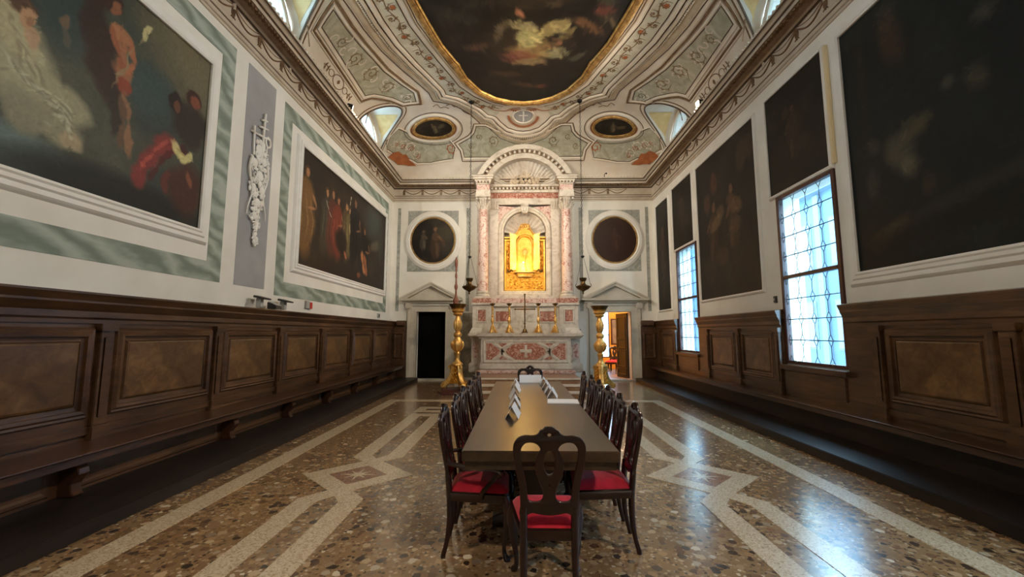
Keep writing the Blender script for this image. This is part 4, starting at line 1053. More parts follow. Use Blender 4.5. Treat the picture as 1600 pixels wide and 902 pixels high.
# yellowed wooden strip between two canvases
tag(MB().box(XW-0.05, XW, 6.02, 6.08, 4.12, 6.0).build('wooden_batten', M['batten_paint'], None, bevel=0.008), 'yellowed upright batten on the wall above the nearer leaded window', 'batten')

# round pictures on the end wall
for s, cx, lab in ((-1, -3.16, 'round dark picture of a robed figure above the closed doorway'), (1, 3.24, 'round near-black picture above the open doorway')):
    cz = 4.86; ob = empty('round_painting', (cx, YB, cz)); tag(ob, lab, 'painting', 'round pictures on the altar wall')
    def loc(a, b, n): return (a-cx, -n, b-cz)
    pp = Pic(90, 90, 1.0, (32,26,20) if s < 0 else (52,32,24)); pp.clouds((56,48,36) if s < 0 else (66,42,30), 3, 0.42, 0.7, 0.8)
    if s < 0: pp.blob(0.75, 0.65, 0.25, 0.2, 0, (74,66,46), 0.7, 1.2); pp.figure(0.55, 0.45, 0.8, (66,48,32), (130,92,64), 0); pp.figure(0.28, 0.5, 0.5, (70,62,50), (104,82,62), 0); pp.blob(0.72, 0.45, 0.05, 0.12, 20, (84,56,38), 0.7)
    else: pp.figure(0.5, 0.5, 0.6, (64,40,28), (86,56,38), 0, 0.5)
    nr, nn = 26, 64; vs = []; cols = []
    for k in range(nr+1):
        for q in range(nn):
            a, b = 0.78*k/nr*math.cos(2*PI*q/nn), 0.82*k/nr*math.sin(2*PI*q/nn); vs.append((a, -0.03, b)); cols.append(pp.at(0.5+a/1.6, 0.5+b/1.68))
    fs = [(k*nn+i, k*nn+(i+1) % nn, (k+1)*nn+(i+1) % nn, (k+1)*nn+i) for k in range(nr) for i in range(nn)]
    me = bpy.data.meshes.new('canvas'); me.from_pydata(vs, [], fs); colour_mesh(me, cols); new_obj('canvas', me, M['canvas'], ob)
    el = ellipse(cx, cz, 0.76, 0.80, 72)
    mb = MB(); ring(mb, loc, el, [(-0.01,0.03),(0.0,0.05),(0.03,0.055),(0.04,0.04)]); mb.build('slip', M['gold_frame'], ob, smooth=True)
    mb = MB(); ring(mb, loc, el, [(0.04,0.03),(0.05,0.06),(0.09,0.085),(0.12,0.07),(0.15,0.08),(0.20,0.06),(0.22,0.04),(0.255,0.03),(0.27,0.0)]); mb.build('frame', M['stucco'], ob, smooth=True)
    # grey marbled spandrels behind the frame
    mb = MB(); slab(mb, lambda a, b, n: loc(a, b, n), cx-0.90, cx+0.90, cz-1.11, cz+1.08, 0, 0.006); mb.build('spandrel_panel', M['grey_marble'], ob)

# white stucco trophy on the grey panel
tr_c = PL(6.83, 4.2, 0.006); tro = empty('trophy_relief', tr_c); tag(tro, 'white stucco trophy with a triple cross hanging on the grey wall panel', 'relief')
def tl_(u, v, n): return (n+0.004, u-6.83, v-4.2)
mb = MB(); 
mb.tube([tl_(6.86, 4.6, 0.03), tl_(6.90, 5.45, 0.03)], 0.022, 6)
for z, w in ((5.32, 0.07), (5.18, 0.11), (5.02, 0.15)): mb.tube([tl_(6.885-w, z-0.02, 0.03), tl_(6.885+w, z+0.02, 0.03)], 0.02, 6)
mb.build('triple_cross', M['stucco'], tro, smooth=True)
mb = MB(); mb.tube([tl_(6.66, 4.6, 0.03), tl_(6.63, 5.10, 0.03)], 0.018, 6); mb.tube([tl_(6.56, 4.98, 0.03), tl_(6.72, 4.99, 0.03)], 0.016, 6); mb.build('small_cross', M['stucco'], tro, smooth=True)
mb = MB(); mb.tube([tl_(7.02+0.07*math.cos(2*PI*k/18), 4.98+0.09*math.sin(2*PI*k/18), 0.03) for k in range(18)], 0.018, 6, closed=True); mb.tube([tl_(7.0, 4.9, 0.03), tl_(6.94, 4.5, 0.03)], 0.016, 6); mb.build('crozier', M['stucco'], tro, smooth=True)
rnd = random.Random(3)
def curl(mb, u, v, r, a0, hand, w=0.016):
    mb.tube([tl_(p[0], p[1], 0.030) for p in spiral(u, v, r, a0, 1.2, 16, hand)], [w*(1-0.6*k/16) for k in range(17)], 5)
for (u, v, a, b, nm) in ((6.80,4.74,0.15,0.16,'mitre'),(6.95,4.58,0.12,0.13,'book'),(6.70,4.48,0.13,0.14,'shield'),(6.86,4.30,0.16,0.15,'cloth'),(6.94,4.06,0.12,0.13,'scroll'),(6.72,4.04,0.10,0.14,'ribbon'),(6.84,3.82,0.13,0.13,'cloth'),(6.78,3.58,0.10,0.12,'tassel'),(6.84,3.38,0.07,0.11,'tassel'),(6.83,3.20,0.04,0.09,'tassel')):
    mb = MB(); mb.ball(tl_(u, v, 0.026), 0.024, a*0.62, b*0.62, 12, 6)
    for q in range(6):
        an = rnd.random()*6.28; rr_ = 0.6+0.5*rnd.random(); curl(mb, u+a*rr_*math.cos(an), v+b*rr_*math.sin(an), 0.035+0.03*rnd.random(), an, 1 if q % 2 else -1)
        an += 0.6; mb.ball(tl_(u+a*rr_*math.cos(an), v+b*rr_*math.sin(an), 0.026), 0.022, 0.02+0.03*rnd.random(), 0.025+0.04*rnd.random(), 8, 5)
    mb.build(nm, M['stucco'], tro, smooth=True)
for sg, u0 in ((-1, 6.62), (1, 7.02)):
    mb = MB(); mb.tube([tl_(u0+0.05*math.sin(k*0.9)*sg, 4.55-0.11*k, 0.035) for k in range(10)], [0.026-0.002*k for k in range(10)], 6); mb.build('ribbon', M['stucco'], tro, smooth=True)

# ------------------------------------------------------------------ wainscot and benches
def wainscot(fn, sx, bays, pil, blanks, y0, y1, label, WD, cs):
    c = fn((y0+y1)/2, 0, 0); ob = empty('wooden_wainscot', c); tag(ob, label, 'wainscot')
    def loc(a, b, n): p = fn(a, b, n); return (p[0]-c[0], p[1]-c[1], p[2]-c[2])
    segs = [(y0, y1, 0.0, 1.86)] if not blanks else []
    if blanks:
        cur = y0
        for (a, b, zt) in sorted(blanks):
            segs.append((cur, a, 0.0, 1.86)); segs.append((a, b, 0.0, zt)); cur = b
        segs.append((cur, y1, 0.0, 1.86))
    mb = MB()
    for a, b, z0, z1 in segs: slab(mb, loc, a, b, z0, z1, 0.0, WD)
    mb.build('backboard', M['wainscot_wood'], ob)
    CP = [(WD+(q-0.12)*cs, z) if q > 0.01 else (q, z) for q, z in [(0.12,1.70),(0.14,1.70),(0.14,1.74),(0.17,1.76),(0.17,1.82),(0.19,1.84),(0.24,1.90),(0.24,1.92),(0.27,1.96),(0.29,1.985),(0.29,2.005),(0.0,2.03)]]
    cur = y0; runs = []
    for (a, b, zt) in sorted(blanks): runs.append((cur, a)); cur = b
    runs.append((cur, y1))
    for a, b in runs:
        mb = MB(); mb.sweep(CP, [lambda p, z, a=a: loc(a, z, p), lambda p, z, b=b: loc(b, z, p)], closed=False); mb.build('crown_moulding', M['wainscot_wood'], ob)
        mb = MB(); slab(mb, loc, a, b, 0.58, 0.66, WD, WD+0.03); mb.build('base_rail', M['wainscot_wood'], ob)
    for a in pil:
        mb = MB(); slab(mb, loc, a-0.075, a+0.075, 0.66, 1.70, WD, WD+0.05); slab(mb, loc, a-0.095, a+0.095, 0.52, 0.66, WD, WD+0.07); slab(mb, loc, a-0.095, a+0.095, 1.62, 1.70, WD, WD+0.075); slab(mb, loc, a-0.04, a+0.04, 0.74, 1.56, WD+0.05, WD+0.062)
        mb.build('pilaster', M['wainscot_wood'], ob, bevel=0.006)
    for a, b in bays:
        pn = empty('panel', loc((a+b)/2, 1.18, WD), 0, ob); pn['label'] = 'raised wooden panel'
        pc_ = pn.location
        def pl(u, v, n): q = loc(u, v, n); return (q[0]-pc_.x, q[1]-pc_.y, q[2]-pc_.z)
        mb = MB(); ring(mb, pl, rect(a+0.11, b-0.11, 0.83, 1.57), [(-0.06,0.03),(-0.045,0.006),(-0.005,0.012),(0.0,0.045),(0.03,0.05),(0.05,0.03),(0.07,0.035),(0.09,0.0)], WD)
        mb.build('panel_frame', M['wainscot_wood'], pn)
        mb = MB(); ring(mb, pl, rect(a+0.19, b-0.19, 0.91, 1.49), [(-0.5,0.034),(0.0,0.034),(0.02,0.024),(0.03,0.008),(0.05,0.006)][1:], WD)
        slab(mb, pl, a+0.19, b-0.19, 0.91, 1.49, WD+0.008, WD+0.034); mb.build('panel_field', M['wainscot_field'], pn)
    return ob
LP = [1.15, 2.75, 4.35, 6.0, 7.58, 9.18, 10.80, 12.40, 13.92]
wainscot(PL, -1, [(LP[i]+0.085, LP[i+1]-0.085) for i in range(len(LP)-1)], LP, [], YF+0.02, YB-0.02, 'dark brown wooden wainscot with square panels along the marbled green wall', 0.12, 1.0)
RPIL = [13.85, 12.55, 10.42, 8.98, 7.62, 5.52, 4.05, 2.66]
wainscot(PR, 1, [(12.64,13.76),(9.07,10.33),(7.71,8.89),(4.14,5.43),(2.75,3.96)], RPIL, [(wy-WIN_HW-0.02, wy+WIN_HW+0.02, 0.98) for wy in WIN_Y], YF+0.02, YB-0.02, 'dark brown wooden wainscot broken by the leaded windows', 0.06, 0.6)
# short return of the panelling on the end wall
for s, x0, x1, lab in ((-1, -XW+0.125, -4.02, 'short dark panelling beside the closed doorway'), (1, 4.02, XW-0.065, 'short dark panelling beside the open doorway')):
    ob = empty('wooden_wainscot', ((x0+x1)/2, YB, 0)); tag(ob, lab, 'wainscot'); cx = (x0+x1)/2
    MB().box(x0-cx, x1-cx, -0.12, -0.002, 0, 1.86).build('backboard', M['wainscot_wood'], ob)
    c0, c1 = (x0+0.17, x1) if s < 0 else (x0, x1-0.11)
    MB().box(c0-cx, c1-cx, -0.24, -0.002, 1.86, 2.03).build('crown_moulding', M['wainscot_wood'], ob, bevel=0.02)
    mb = MB(); ring(mb, lambda a, b, n: (a-cx, -n, b), rect(x0+0.12, x1-0.10, 0.80, 1.58), [(-0.03,0.0),(0.0,0.03),(0.03,0.03),(0.06,0.0)], 0.12); mb.build('panel_frame', M['wainscot_wood'], ob)

def bench(fn, sx, xb, xs_, zs, brackets, label, WD, rmat, rd):
    y0, y1 = YF+0.02, YB-0.26; D1 = XW-abs(xb); DS = XW-abs(xs_)
    c = fn((y0+y1)/2, 0, 0); ob = empty('wall_bench', c); tag(ob, label, 'bench')
    def loc(a, b, n): p = fn(a, b, n); return (p[0]-c[0], p[1]-c[1], p[2]-c[2])
    SP = [(WD+0.01,zs-0.045),(D1-0.03,zs-0.045),(D1-0.03,zs-0.03),(D1-0.01,zs-0.025),(D1,zs-0.012),(D1-0.003,zs-0.003),(D1-0.01,zs),(WD+0.01,zs)]
    mb = MB(); mb.sweep(SP+[SP[0]], [lambda p, z: loc(y0, z, p), lambda p, z: loc(y1, z, p)], closed=False, cap=False); mb.build('seat', M['bench_wood'], ob)
    mb = MB(); slab(mb, loc, y0, y1, zs-0.10, zs-0.045, D1-0.09, D1-0.05); mb.build('apron', M['bench_wood'], ob)
    mb = MB(); slab(mb, loc, y0, y1, 0.125, zs-0.046, WD+0.01, rd); mb.build('riser', M[rmat], ob)
    mb = MB(); slab(mb, loc, y0, y1, 0.0, 0.12, WD+0.01, DS); slab(mb, loc, y0, y1, 0.10, 0.125, WD+0.01, DS+0.02); mb.build('footboard', M['step_wood'], ob, bevel=0.008)
    for q0, q1 in zip(brackets[:-1], brackets[1:]):
        mb = MB(); ring(mb, loc, rect(q0+0.16, q1-0.16, 0.19, zs-0.12), [(-0.02,0.0),(0.0,0.016),(0.025,0.016),(0.04,0.0)], rd); mb.build('riser_moulding', M[rmat], ob)
    # scrolled brackets under the seat
    zb, zt = 0.126, zs-0.046; H_ = zt-zb
    prof = [(rd, zb), (D1-0.14, zb), (D1-0.12, zb+0.04*H_), (D1-0.15, zb+0.12*H_), (D1-0.16, zb+0.3*H_), (D1-0.12, zb+0.45*H_), (D1-0.09, zb+0.58*H_), (D1-0.10, zb+0.7*H_), (D1-0.13, zb+0.8*H_), (D1-0.08, zb+0.86*H_), (D1-0.055, zt), (rd, zt)]
    for y in brackets:
        mb = MB(); mb.prism(prof, lambda p, z, a: loc(a, z, p), y-0.05, y+0.05); mb.build('bracket', M['bench_wood'], ob, bevel=0.006)
    return ob
bench(PL, -1, -4.0, -3.52, 0.525, [2.4, 3.9, 5.97, 7.47, 8.97, 10.47, 11.97, 13.4], 'long dark wooden bench with scrolled brackets along the marbled green wall', 0.12, 'wainscot_wood', 0.34)
bench(PR, 1, 4.26, 3.75, 0.525, [], 'long dark wooden bench under the leaded windows', 0.06, 'step_wood', 0.13)  # darker riser wood stands in for the shade under the seat

# ------------------------------------------------------------------ leaded windows in the right wall
def leaded_window(idx, wy):
    y0, y1 = wy-WIN_HW, wy+WIN_HW; z0, z1 = WIN_Z0, WIN_Z1
    c = (XW, wy, z0); ob = struct(empty(f'window_{idx}', c))
    def loc(a, b, n): return (-n, a-wy, b-z0)
    def bar(a0, a1, b0, b1, n0=-0.06, n1=0.03, mat='window_wood', nm='frame_bar', bevel=0.006):
        mb = MB(); slab(mb, loc, a0, a1, b0, b1, n0, n1); return mb.build(nm, M[mat], ob, bevel=bevel)
    W = 0.075
    bar(y0, y0+W, z0, z1); bar(y1-W, y1, z0, z1); bar(y0+W, y1-W, z0, z0+0.05); bar(y0+W, y1-W, z1-0.06, z1)
    zm = z0+1.50; bar(y0+W, y1-W, zm-0.03, zm+0.03)
    bar(y0-0.05, y1+0.05, z0-0.10, z0-0.02, -0.1, 0.13, 'wainscot_wood', 'window_sill')
    mb = MB(); slab(mb, loc, y0+0.03, y1-0.03, 0.62, z0-0.12, 0, 0.09); mb.build('sill_panel', M['wainscot_wood'], ob, bevel=0.01)
    # stone reveals behind
    lead = MB(); NX = 4; pane_n = -0.02
    a0, a1 = y0+W, y1-W; cw = (a1-a0)/NX; hd = 0.055
    for (b0, b1, NZ) in ((z0+0.05, zm-0.03, 4), (zm+0.03, z1-0.06, 4)):
        ch = (b1-b0)/NZ; hv = ch*0.26
        for j in range(NZ+1):
            if 0 < j < NZ: lead.tube([loc(a0, b0+j*ch, pane_n), loc(a1, b0+j*ch, pane_n)], 0.009, 5)
        for i in range(NX+1):
            a = a0+i*cw
            for j in range(NZ+1):
                b = b0+j*ch
                pts = [(a-hd, b), (a, b+hv), (a+hd, b), (a, b-hv)]
                pts = [(min(max(p[0], a0), a1), min(max(p[1], b0), b1)) for p in pts]
                for k in range(4):
                    p, q = pts[k], pts[(k+1) % 4]
                    if abs(p[0]-q[0])+abs(p[1]-q[1]) > 0.02 and not (p[0] == q[0] and p[0] in (a0, a1)) and not (p[1] == q[1] and p[1] in (b0, b1)):
                        lead.tube([loc(*p, pane_n), loc(*q, pane_n)], 0.006, 4)
                u = []
                for p in pts:
                    if not u or p != u[-1]: u.append(p)
                if u[0] == u[-1]: u.pop()
                if len(u) >= 3 and abs(area2(u)) > 1e-4:
                    mb = MB(); mb.add([loc(p[0], p[1], pane_n) for p in u], [tuple(range(len(u)))]); mb.build('pane', M['window_glass'], ob)
                if j < NZ and 0 < i < NX: lead.tube([loc(a, b+hv, pane_n), loc(a, b+ch-hv, pane_n)], 0.006, 4)
        for i in range(NX):
            for j in range(NZ):
                l_, r_ = a0+i*cw, a0+(i+1)*cw; d_, u_ = b0+j*ch, b0+(j+1)*ch
                poly = [(l_+hd, d_), (r_-hd, d_), (r_, d_+hv), (r_, u_-hv), (r_-hd, u_), (l_+hd, u_), (l_, u_-hv), (l_, d_+hv)]
                mb = MB(); mb.add([loc(p[0], p[1], pane_n+0.004*math.sin(i*3+j*5)) for p in poly], [tuple(range(8))]); mb.build('pane', M['window_glass'], ob)
    lead.build('leading', M['lead'], ob)
    for s in (-1, 1):
        mb = MB(); mb.ball(loc(wy+s*0.42, z0+0.045, 0.045), 0.02); mb.build('catch', M['silver'], ob, smooth=True)
    # reveal lining
    mb = MB()
    for (q0, q1) in ((y0-0.001, y0+0.001), (y1-0.001, y1+0.001)): mb.box(0.06, WT, q0-wy, q1-wy, 0, z1-z0)
    portal('window_portal', (XW+WT+0.03, wy, (z0+z1)/2), (0, PI/2, 0), z1-z0, 2*WIN_HW)
    return ob
for i, wy in enumerate(WIN_Y): leaded_window(i+1, wy)
# outer shutters seen edge-on? the neighbouring house across the canal
h = empty('house_facade', (13.0, 8.5, -3.5)); tag(h, 'pale stone house with pilasters across the canal, seen through the leaded windows', 'building')
MB().box(0, 3, -14, 14, 0, 11.2).build('wall', M['facade'], h)
MB().box(-0.35, 3, -14.2, 14.2, 11.2, 11.6).build('eaves', M['facade_trim'], h)
for k in range(15):
    y = -13.3+1.9*k
    MB().box(-0.14, 0.02, y-0.16, y+0.16, 0.2, 11.1).build('pilaster', M['facade_trim'], h)
    if k < 14:
        for zz in (0.9, 4.4, 7.9):
            w_ = MB().box(-0.03, 0.02, y+0.55, y+1.35, zz, zz+2.1).build('window', M['facade_trim'], h); MB().box(-0.05, 0.0, y+0.63, y+1.27, zz+0.08, zz+2.02).build('pane', M['facade_glass'], w_)
pav = MB().box(5.2, 20, -25, 40, -3.7, -3.5).build('canal_pavement', M['canal_pavement']); struct(pav)

# ------------------------------------------------------------------ doorways in the end wall
def doorway(idx, x0, x1):
    cx = (x0+x1)/2; ob = struct(empty(f'door_{idx}', (cx, YB, 0))); hw = (x1-x0)/2
    def P(a, b, n): return (a, -n, b)
    for s in (-1, 1):
        mb = MB(); slab(mb, P, min(s*hw, s*(hw+0.30)), max(s*hw, s*(hw+0.30)), 0, DZ+0.02, -0.05, 0.05); slab(mb, P, min(s*(hw+0.20), s*(hw+0.32)), max(s*(hw+0.20), s*(hw+0.32)), 0, 2.62, 0.0, 0.09); slab(mb, P, min(s*hw, s*(hw+0.04)), max(s*hw, s*(hw+0.04)), 0, DZ, 0.0, 0.07)
        mb.build('jamb', M['door_stone'], ob, bevel=0.008)
        mb = MB(); slab(mb, P, min(s*(hw+0.16), s*(hw+0.40)), max(s*(hw+0.16), s*(hw+0.40)), 2.44, 2.64, 0.0, 0.16); mb.build('console', M['door_stone'], ob, bevel=0.03)
    mb = MB(); slab(mb, P, -hw-0.30, hw+0.30, DZ, DZ+0.26, -0.05, 0.06); slab(mb, P, -hw-0.30, hw+0.30, DZ+0.2, DZ+0.28, 0.0, 0.10); mb.build('lintel', M['door_stone'], ob, bevel=0.008)
    W = hw+0.58
    mb = MB(); mb.sweep([(0,2.64),(0.14,2.64),(0.15,2.67),(0.22,2.71),(0.25,2.76),(0.25,2.79),(0,2.80)], [lambda p, z: (-W+0.1, -p, z), lambda p, z: (W-0.1, -p, z)], closed=False)
    slab(mb, P, -W, W, 2.72, 2.79, 0, 0.27); mb.build('cornice', M['door_stone'], ob)
    mb = MB(); mb.prism([(-W+0.12, 2.79), (W-0.12, 2.79), (0, 3.24)], lambda a, b, n: P(a, b, n), 0.0, 0.08); mb.build('tympanum', M['door_stone'], ob)
    for s in (-1, 1):
        mb = MB(); mb.prism([(s*W, 2.79), (0, 3.34), (0, 3.22), (s*(W-0.26), 2.79)], lambda a, b, n: P(a, b, n), 0.0, 0.24); mb.prism([(s*W, 2.81), (0, 3.37), (0, 3.31), (s*(W-0.12), 2.80)], lambda a, b, n: P(a, b, n), 0.0, 0.28); mb.build('raking_moulding', M['door_stone'], ob, bevel=0.006)
    mb = MB(); slab(mb, P, -hw-0.02, hw+0.02, 0.0, 0.05, -0.3, 0.10); mb.build('threshold', M['door_stone'], ob, bevel=0.01)
    return ob
d1 = doorway(1, DLX0, DLX1); d2 = doorway(2, DRX0, DRX1)
lf = MB().box(-0.5, 0.5, 0.20, 0.25, 0.05, DZ).build('door_leaf', M['black_wood'], d1)
for z0_, z1_ in ((0.2, 1.0), (1.15, 2.2)):
    for s in (-1, 1):
        mb = MB(); ring(mb, lambda a, b, n: (a, 0.2-n, b), rect(*(sorted((s*0.07, s*0.43))), z0_, z1_), [(0.0,0.0),(0.01,0.012),(0.03,0.0)]); mb.build('leaf_moulding', M['black_wood'], lf)
# open leaf of the second doorway, swung into the next room
hinge = (DRX1-DRX0)/2-0.03
leaf_o = empty('door_leaf', (hinge, 0.36, 0.03), math.radians(105), d2)
MB().box(-0.0, 0.80, -0.025, 0.025, 0, DZ-0.06).build('leaf_board', M['door_wood'], leaf_o, bevel=0.004)
for z0_, z1_ in ((0.12, 0.30), (0.40, 0.95), (1.05, 1.35), (1.42, 2.12)):
    for sd in (-1, 1):
        mb = MB(); ring(mb, lambda a, b, n: (a, sd*(0.025+n), b), rect(0.12, 0.68, z0_, z1_), [(-0.03,0.004),(0.0,0.02),(0.03,0.016),(0.045,0.0)]); mb.build('leaf_moulding', M['door_wood'], leaf_o)
# next room
AY1 = 19.2
ax0, ax1 = 1.9, 6.4
struct(MB().box(ax0, ax1, YB+WT, AY1, -0.2, 0).build('floor_annex', M['annex_floor']))
mb = MB(); mb.box(ax0-0.2, ax0, YB+WT, AY1+0.2, 0, 3.6); mb.box(ax1, ax1+0.2, YB+WT, AY1+0.2, 0, 3.6); mb.box(ax0-0.2, ax1+0.2, YB+WT, AY1+0.2, 3.6, 3.8)
mb.box(4.0, ax1, AY1, AY1+0.2, 0, 3.6); mb.box(ax0, 3.10, AY1, AY1+0.2, 0, 3.6); mb.box(3.10, 4.0, AY1, AY1+0.2, 2.6, 3.6); mb.box(3.10, 4.0, AY1, AY1+0.2, 0, 0.5)
wan = struct(mb.build('wall_annex', M['annex_wall']))
MB().box(XW+WT-0.02, ax1+0.24, YB+WT-0.09, YB+WT-0.01, -3.5, 9.0).build('outer_render', M['facade'], wan); MB().box(ax1+0.2, ax1+0.24, YB+WT-0.01, AY1+0.24, -3.5, 9.0).build('outer_render', M['facade'], wan); MB().box(ax0-0.2, ax1+0.24, AY1+0.6, AY1+0.64, -3.5, 0.0).build('outer_render', M['facade'], wan)
w8 = struct(empty('window_8', (3.55, AY1, 0.5)))
for a, b, c, d in ((-0.45,-0.40,0,2.1),(0.40,0.45,0,2.1),(-0.02,0.02,0,2.1),(-0.45,0.45,0,0.05),(-0.45,0.45,2.05,2.1),(-0.45,0.45,1.0,1.04)):
    MB().box(a, b, 0.0, 0.06, c, d).build('frame_bar', M['window_wood'], w8)
MB().box(-0.45, 0.45, 0.10, 0.104, 0, 2.1).build('pane', M['window_glass'], w8)
portal('annex_window_portal', (3.55, AY1+0.25, 1.55), (-PI/2, 0, 0), 0.9, 2.1)
pa = empty('framed_print', (4.55, AY1, 1.15)); tag(pa, 'pale framed print on the ochre wall seen through the open doorway', 'picture')
pp = Pic(40, 50, 0.8, (150,140,140)); pp.clouds((120,112,116), 4, 0.4, 0.7, 0.8); canvas('print', pp, lambda a, b, n: (a, -n, b), -0.42, 0.42, 0.0, 1.05, 0.02, pa)
mb = MB(); ring(mb, lambda a, b, n: (a, -n, b), rect(-0.42, 0.42, 0, 1.05), [(0,0.02),(0.0,0.04),(0.05,0.045),(0.07,0.0)]); mb.build('frame', M['window_wood'], pa)
al = empty('annex_fill_lamp', (4.2, 16.8, 3.6)); tag(al, 'added warm lamp out of view, lighting the next room behind the open doorway', 'lamp')  # unseen lamp added to give the next room warm light
mb = MB(); mb.tube([(0,0,0), (0,0,-0.5)], 0.01, 6); mb.build('cord', M['iron'], al); mb = MB(); mb.ball((0,0,-0.6), 0.11, n=14, m=10); mb.build('globe', M['lamp_glow'], al, smooth=True)
light('annex_fill_light', 'POINT', (4.2, 16.8, 2.75), 190, (1.0, 0.72, 0.40), shadow_soft_size=0.12)

# ------------------------------------------------------------------ altar platform and altar
plat = empty('altar_steps', (AX, 10.3, 0)); tag(plat, 'three low steps of brownish marble with pale nosings before the altar', 'steps')
for i, (yf, z) in enumerate(((10.52, 0.14), (10.82, 0.28), (11.12, 0.42))):
    hw = 1.46-0.03*i
    stp = MB().box(-hw, hw, yf-10.3, YB-10.3-0.01, z-0.14, z-0.035).build('step', M['step_stone'], plat)
    MB().box(-hw-0.03, hw+0.03, yf-10.3-0.04, YB-10.3-0.01, z-0.035, z).build('nosing', M['step_nosing'] if i < 2 else M['step_stone'], stp, bevel=0.012)
    MB().box(-hw-0.03, hw+0.03, yf-10.3-0.045, yf-10.3+0.10, z-0.034, z+0.001).build('edge_strip', M['step_nosing'], stp, bevel=0.01)

alt = empty('altar', (AX, 12.45, 0.42)); tag(alt, 'white and red marble altar with columns, niche and shell pediment', 'altar')
def A(x, y, z): return (x, y-12.45, z-0.42)
def abox(nm, mat, x0, x1, y0, y1, z0, z1, bevel=0.0, parent=None): 
    a = A(x0, y0, z0); b = A(x1, y1, z1); return MB().box(a[0], b[0], a[1], b[1], a[2], b[2]).build(nm, M[mat], parent or alt, bevel=bevel)
ALF = 12.45
# mensa
abox('base_plinth', 'marble_pink', -1.46, 1.46, ALF-0.10, 13.3, 0.42, 0.52, 0.02)
abox('base_moulding', 'marble_white', -1.40, 1.40, ALF-0.05, 13.3, 0.52, 0.72, 0.04)
abox('mensa_wing', 'marble_white', -1.66, 1.66, 12.85, 13.9, 0.42, 1.44)
for s in (-1, 1):
    abox('wing_inlay', 'marble_pink', s*1.53-0.09, s*1.53+0.09, 12.838, 12.86, 0.85, 1.28, 0.004)
    abox('wing_base', 'marble_white', s*1.52-0.22, s*1.52+0.22, 12.78, 13.3, 0.42, 0.70, 0.03)
abox('mensa_body', 'marble_white', -1.33, 1.33, ALF, 13.3, 0.72, 1.44)
abox('frontal_panel', 'marble_white', -1.20, 1.20, ALF-0.006, ALF+0.02, 0.80, 1.33)
def inlay(pts):
    me = curve_mesh('frontal_inlay', [resample(pts, 0.03, closed=True, smooth=False)], 0.016, 0.002, lambda a, b, c: A(a, ALF-0.010-c, b), smooth=False); new_obj('frontal_inlay', me, M['marble_red'], alt)
inlay([(-0.30,0.83),(0.30,0.83),(0.40,0.88),(0.48,0.94),(0.56,1.0),(0.59,1.065),(0.56,1.13),(0.48,1.19),(0.40,1.25),(0.30,1.30),(-0.30,1.30),(-0.40,1.25),(-0.48,1.19),(-0.56,1.13),(-0.59,1.065),(-0.56,1.0),(-0.48,0.94),(-0.40,0.88)])
for s in (-1, 1):
    inlay([(s*1.17,0.83),(s*1.00,0.83),(s*0.96,0.89),(s*0.86,0.95),(s*0.79,1.02),(s*0.77,1.065),(s*0.79,1.11),(s*0.86,1.18),(s*0.96,1.24),(s*1.00,1.30),(s*1.17,1.30)])
    for q in (-1, 1): inlay([(s*0.55,1.065+q*0.235),(s*0.80,1.065+q*0.235),(s*0.74,1.065+q*0.16),(s*0.68,1.065+q*0.12),(s*0.61,1.065+q*0.17)])
mb = MB(); ring(mb, lambda a, b, n: A(a, ALF-n, b), rect(-1.20, 1.20, 0.80, 1.33), [(0.0,0.006),(0.01,0.03),(0.05,0.035),(0.08,0.0)]); mb.build('frontal_frame', M['marble_white'], alt)
# curling white strapwork on the frontal
def strap(pts, w, nm='strapwork', mat='marble_white'):
    q = resample(pts, 0.03); l = offset_poly(q, w/2, closed=False); r = offset_poly(q, -w/2, closed=False)
    me = curve_mesh(nm, [l+r[::-1]], 0.03, 0.008, lambda a, b, c: A(a, ALF-0.015-c, b)); return new_obj(nm, me, M[mat], alt)
for s in (-1, 1):
    strap([(s*0.38,1.32),(s*0.45,1.27),(s*0.60,1.22),(s*0.70,1.13),(s*0.72,1.06),(s*0.70,0.99),(s*0.60,0.91),(s*0.45,0.86),(s*0.38,0.81)][::s], 0.06)
    strap([(s*0.94,1.32),(s*0.90,1.26),(s*0.80,1.21),(s*0.68,1.10),(s*0.66,1.06),(s*0.68,1.02),(s*0.80,0.92),(s*0.90,0.87),(s*0.94,0.81)][::s], 0.06)
    strap([(s*0.60,1.065),(s*0.74,1.065)], 0.05)
    abox('shield_ground', 'marble_white', s*0.66-0.035, s*0.66+0.035, ALF-0.02, ALF, 0.98, 1.15, 0.008)
me = curve_mesh('frontal_cross', [[(-.035,-.20),(.035,-.20),(.028,-.035),(.17,-.045),(.17,.045),(.028,.035),(.035,.17),(-.035,.17),(-.028,.035),(-.17,.045),(-.17,-.045),(-.028,-.035)]], 0.03, 0.006, lambda a, b, c: A(a, ALF-0.02-c, 1.08+b)); new_obj('frontal_cross', me, M['marble_white'], alt)
mb = MB(); mb.sweep([(0,1.44),(0.03,1.44),(0.04,1.47),(0.09,1.50),(0.11,1.52),(0.11,1.57),(0.10,1.585),(-0.1,1.585)], [lambda p, z: A(-1.66-p*0.9, 13.9, z), lambda p, z: A(-1.66-p*0.9, 12.85-p, z), lambda p, z: A(-1.36-p*0.9, 12.83-p, z), lambda p, z: A(-1.36-p*0.9, ALF-p, z), lambda p, z: A(1.36+p*0.9, ALF-p, z), lambda p, z: A(1.36+p*0.9, 12.83-p, z), lambda p, z: A(1.66+p*0.9, 12.85-p, z), lambda p, z: A(1.66+p*0.9, 13.9, z)], closed=False, cap=False); mb.build('mensa_moulding', M['marble_white'], alt)
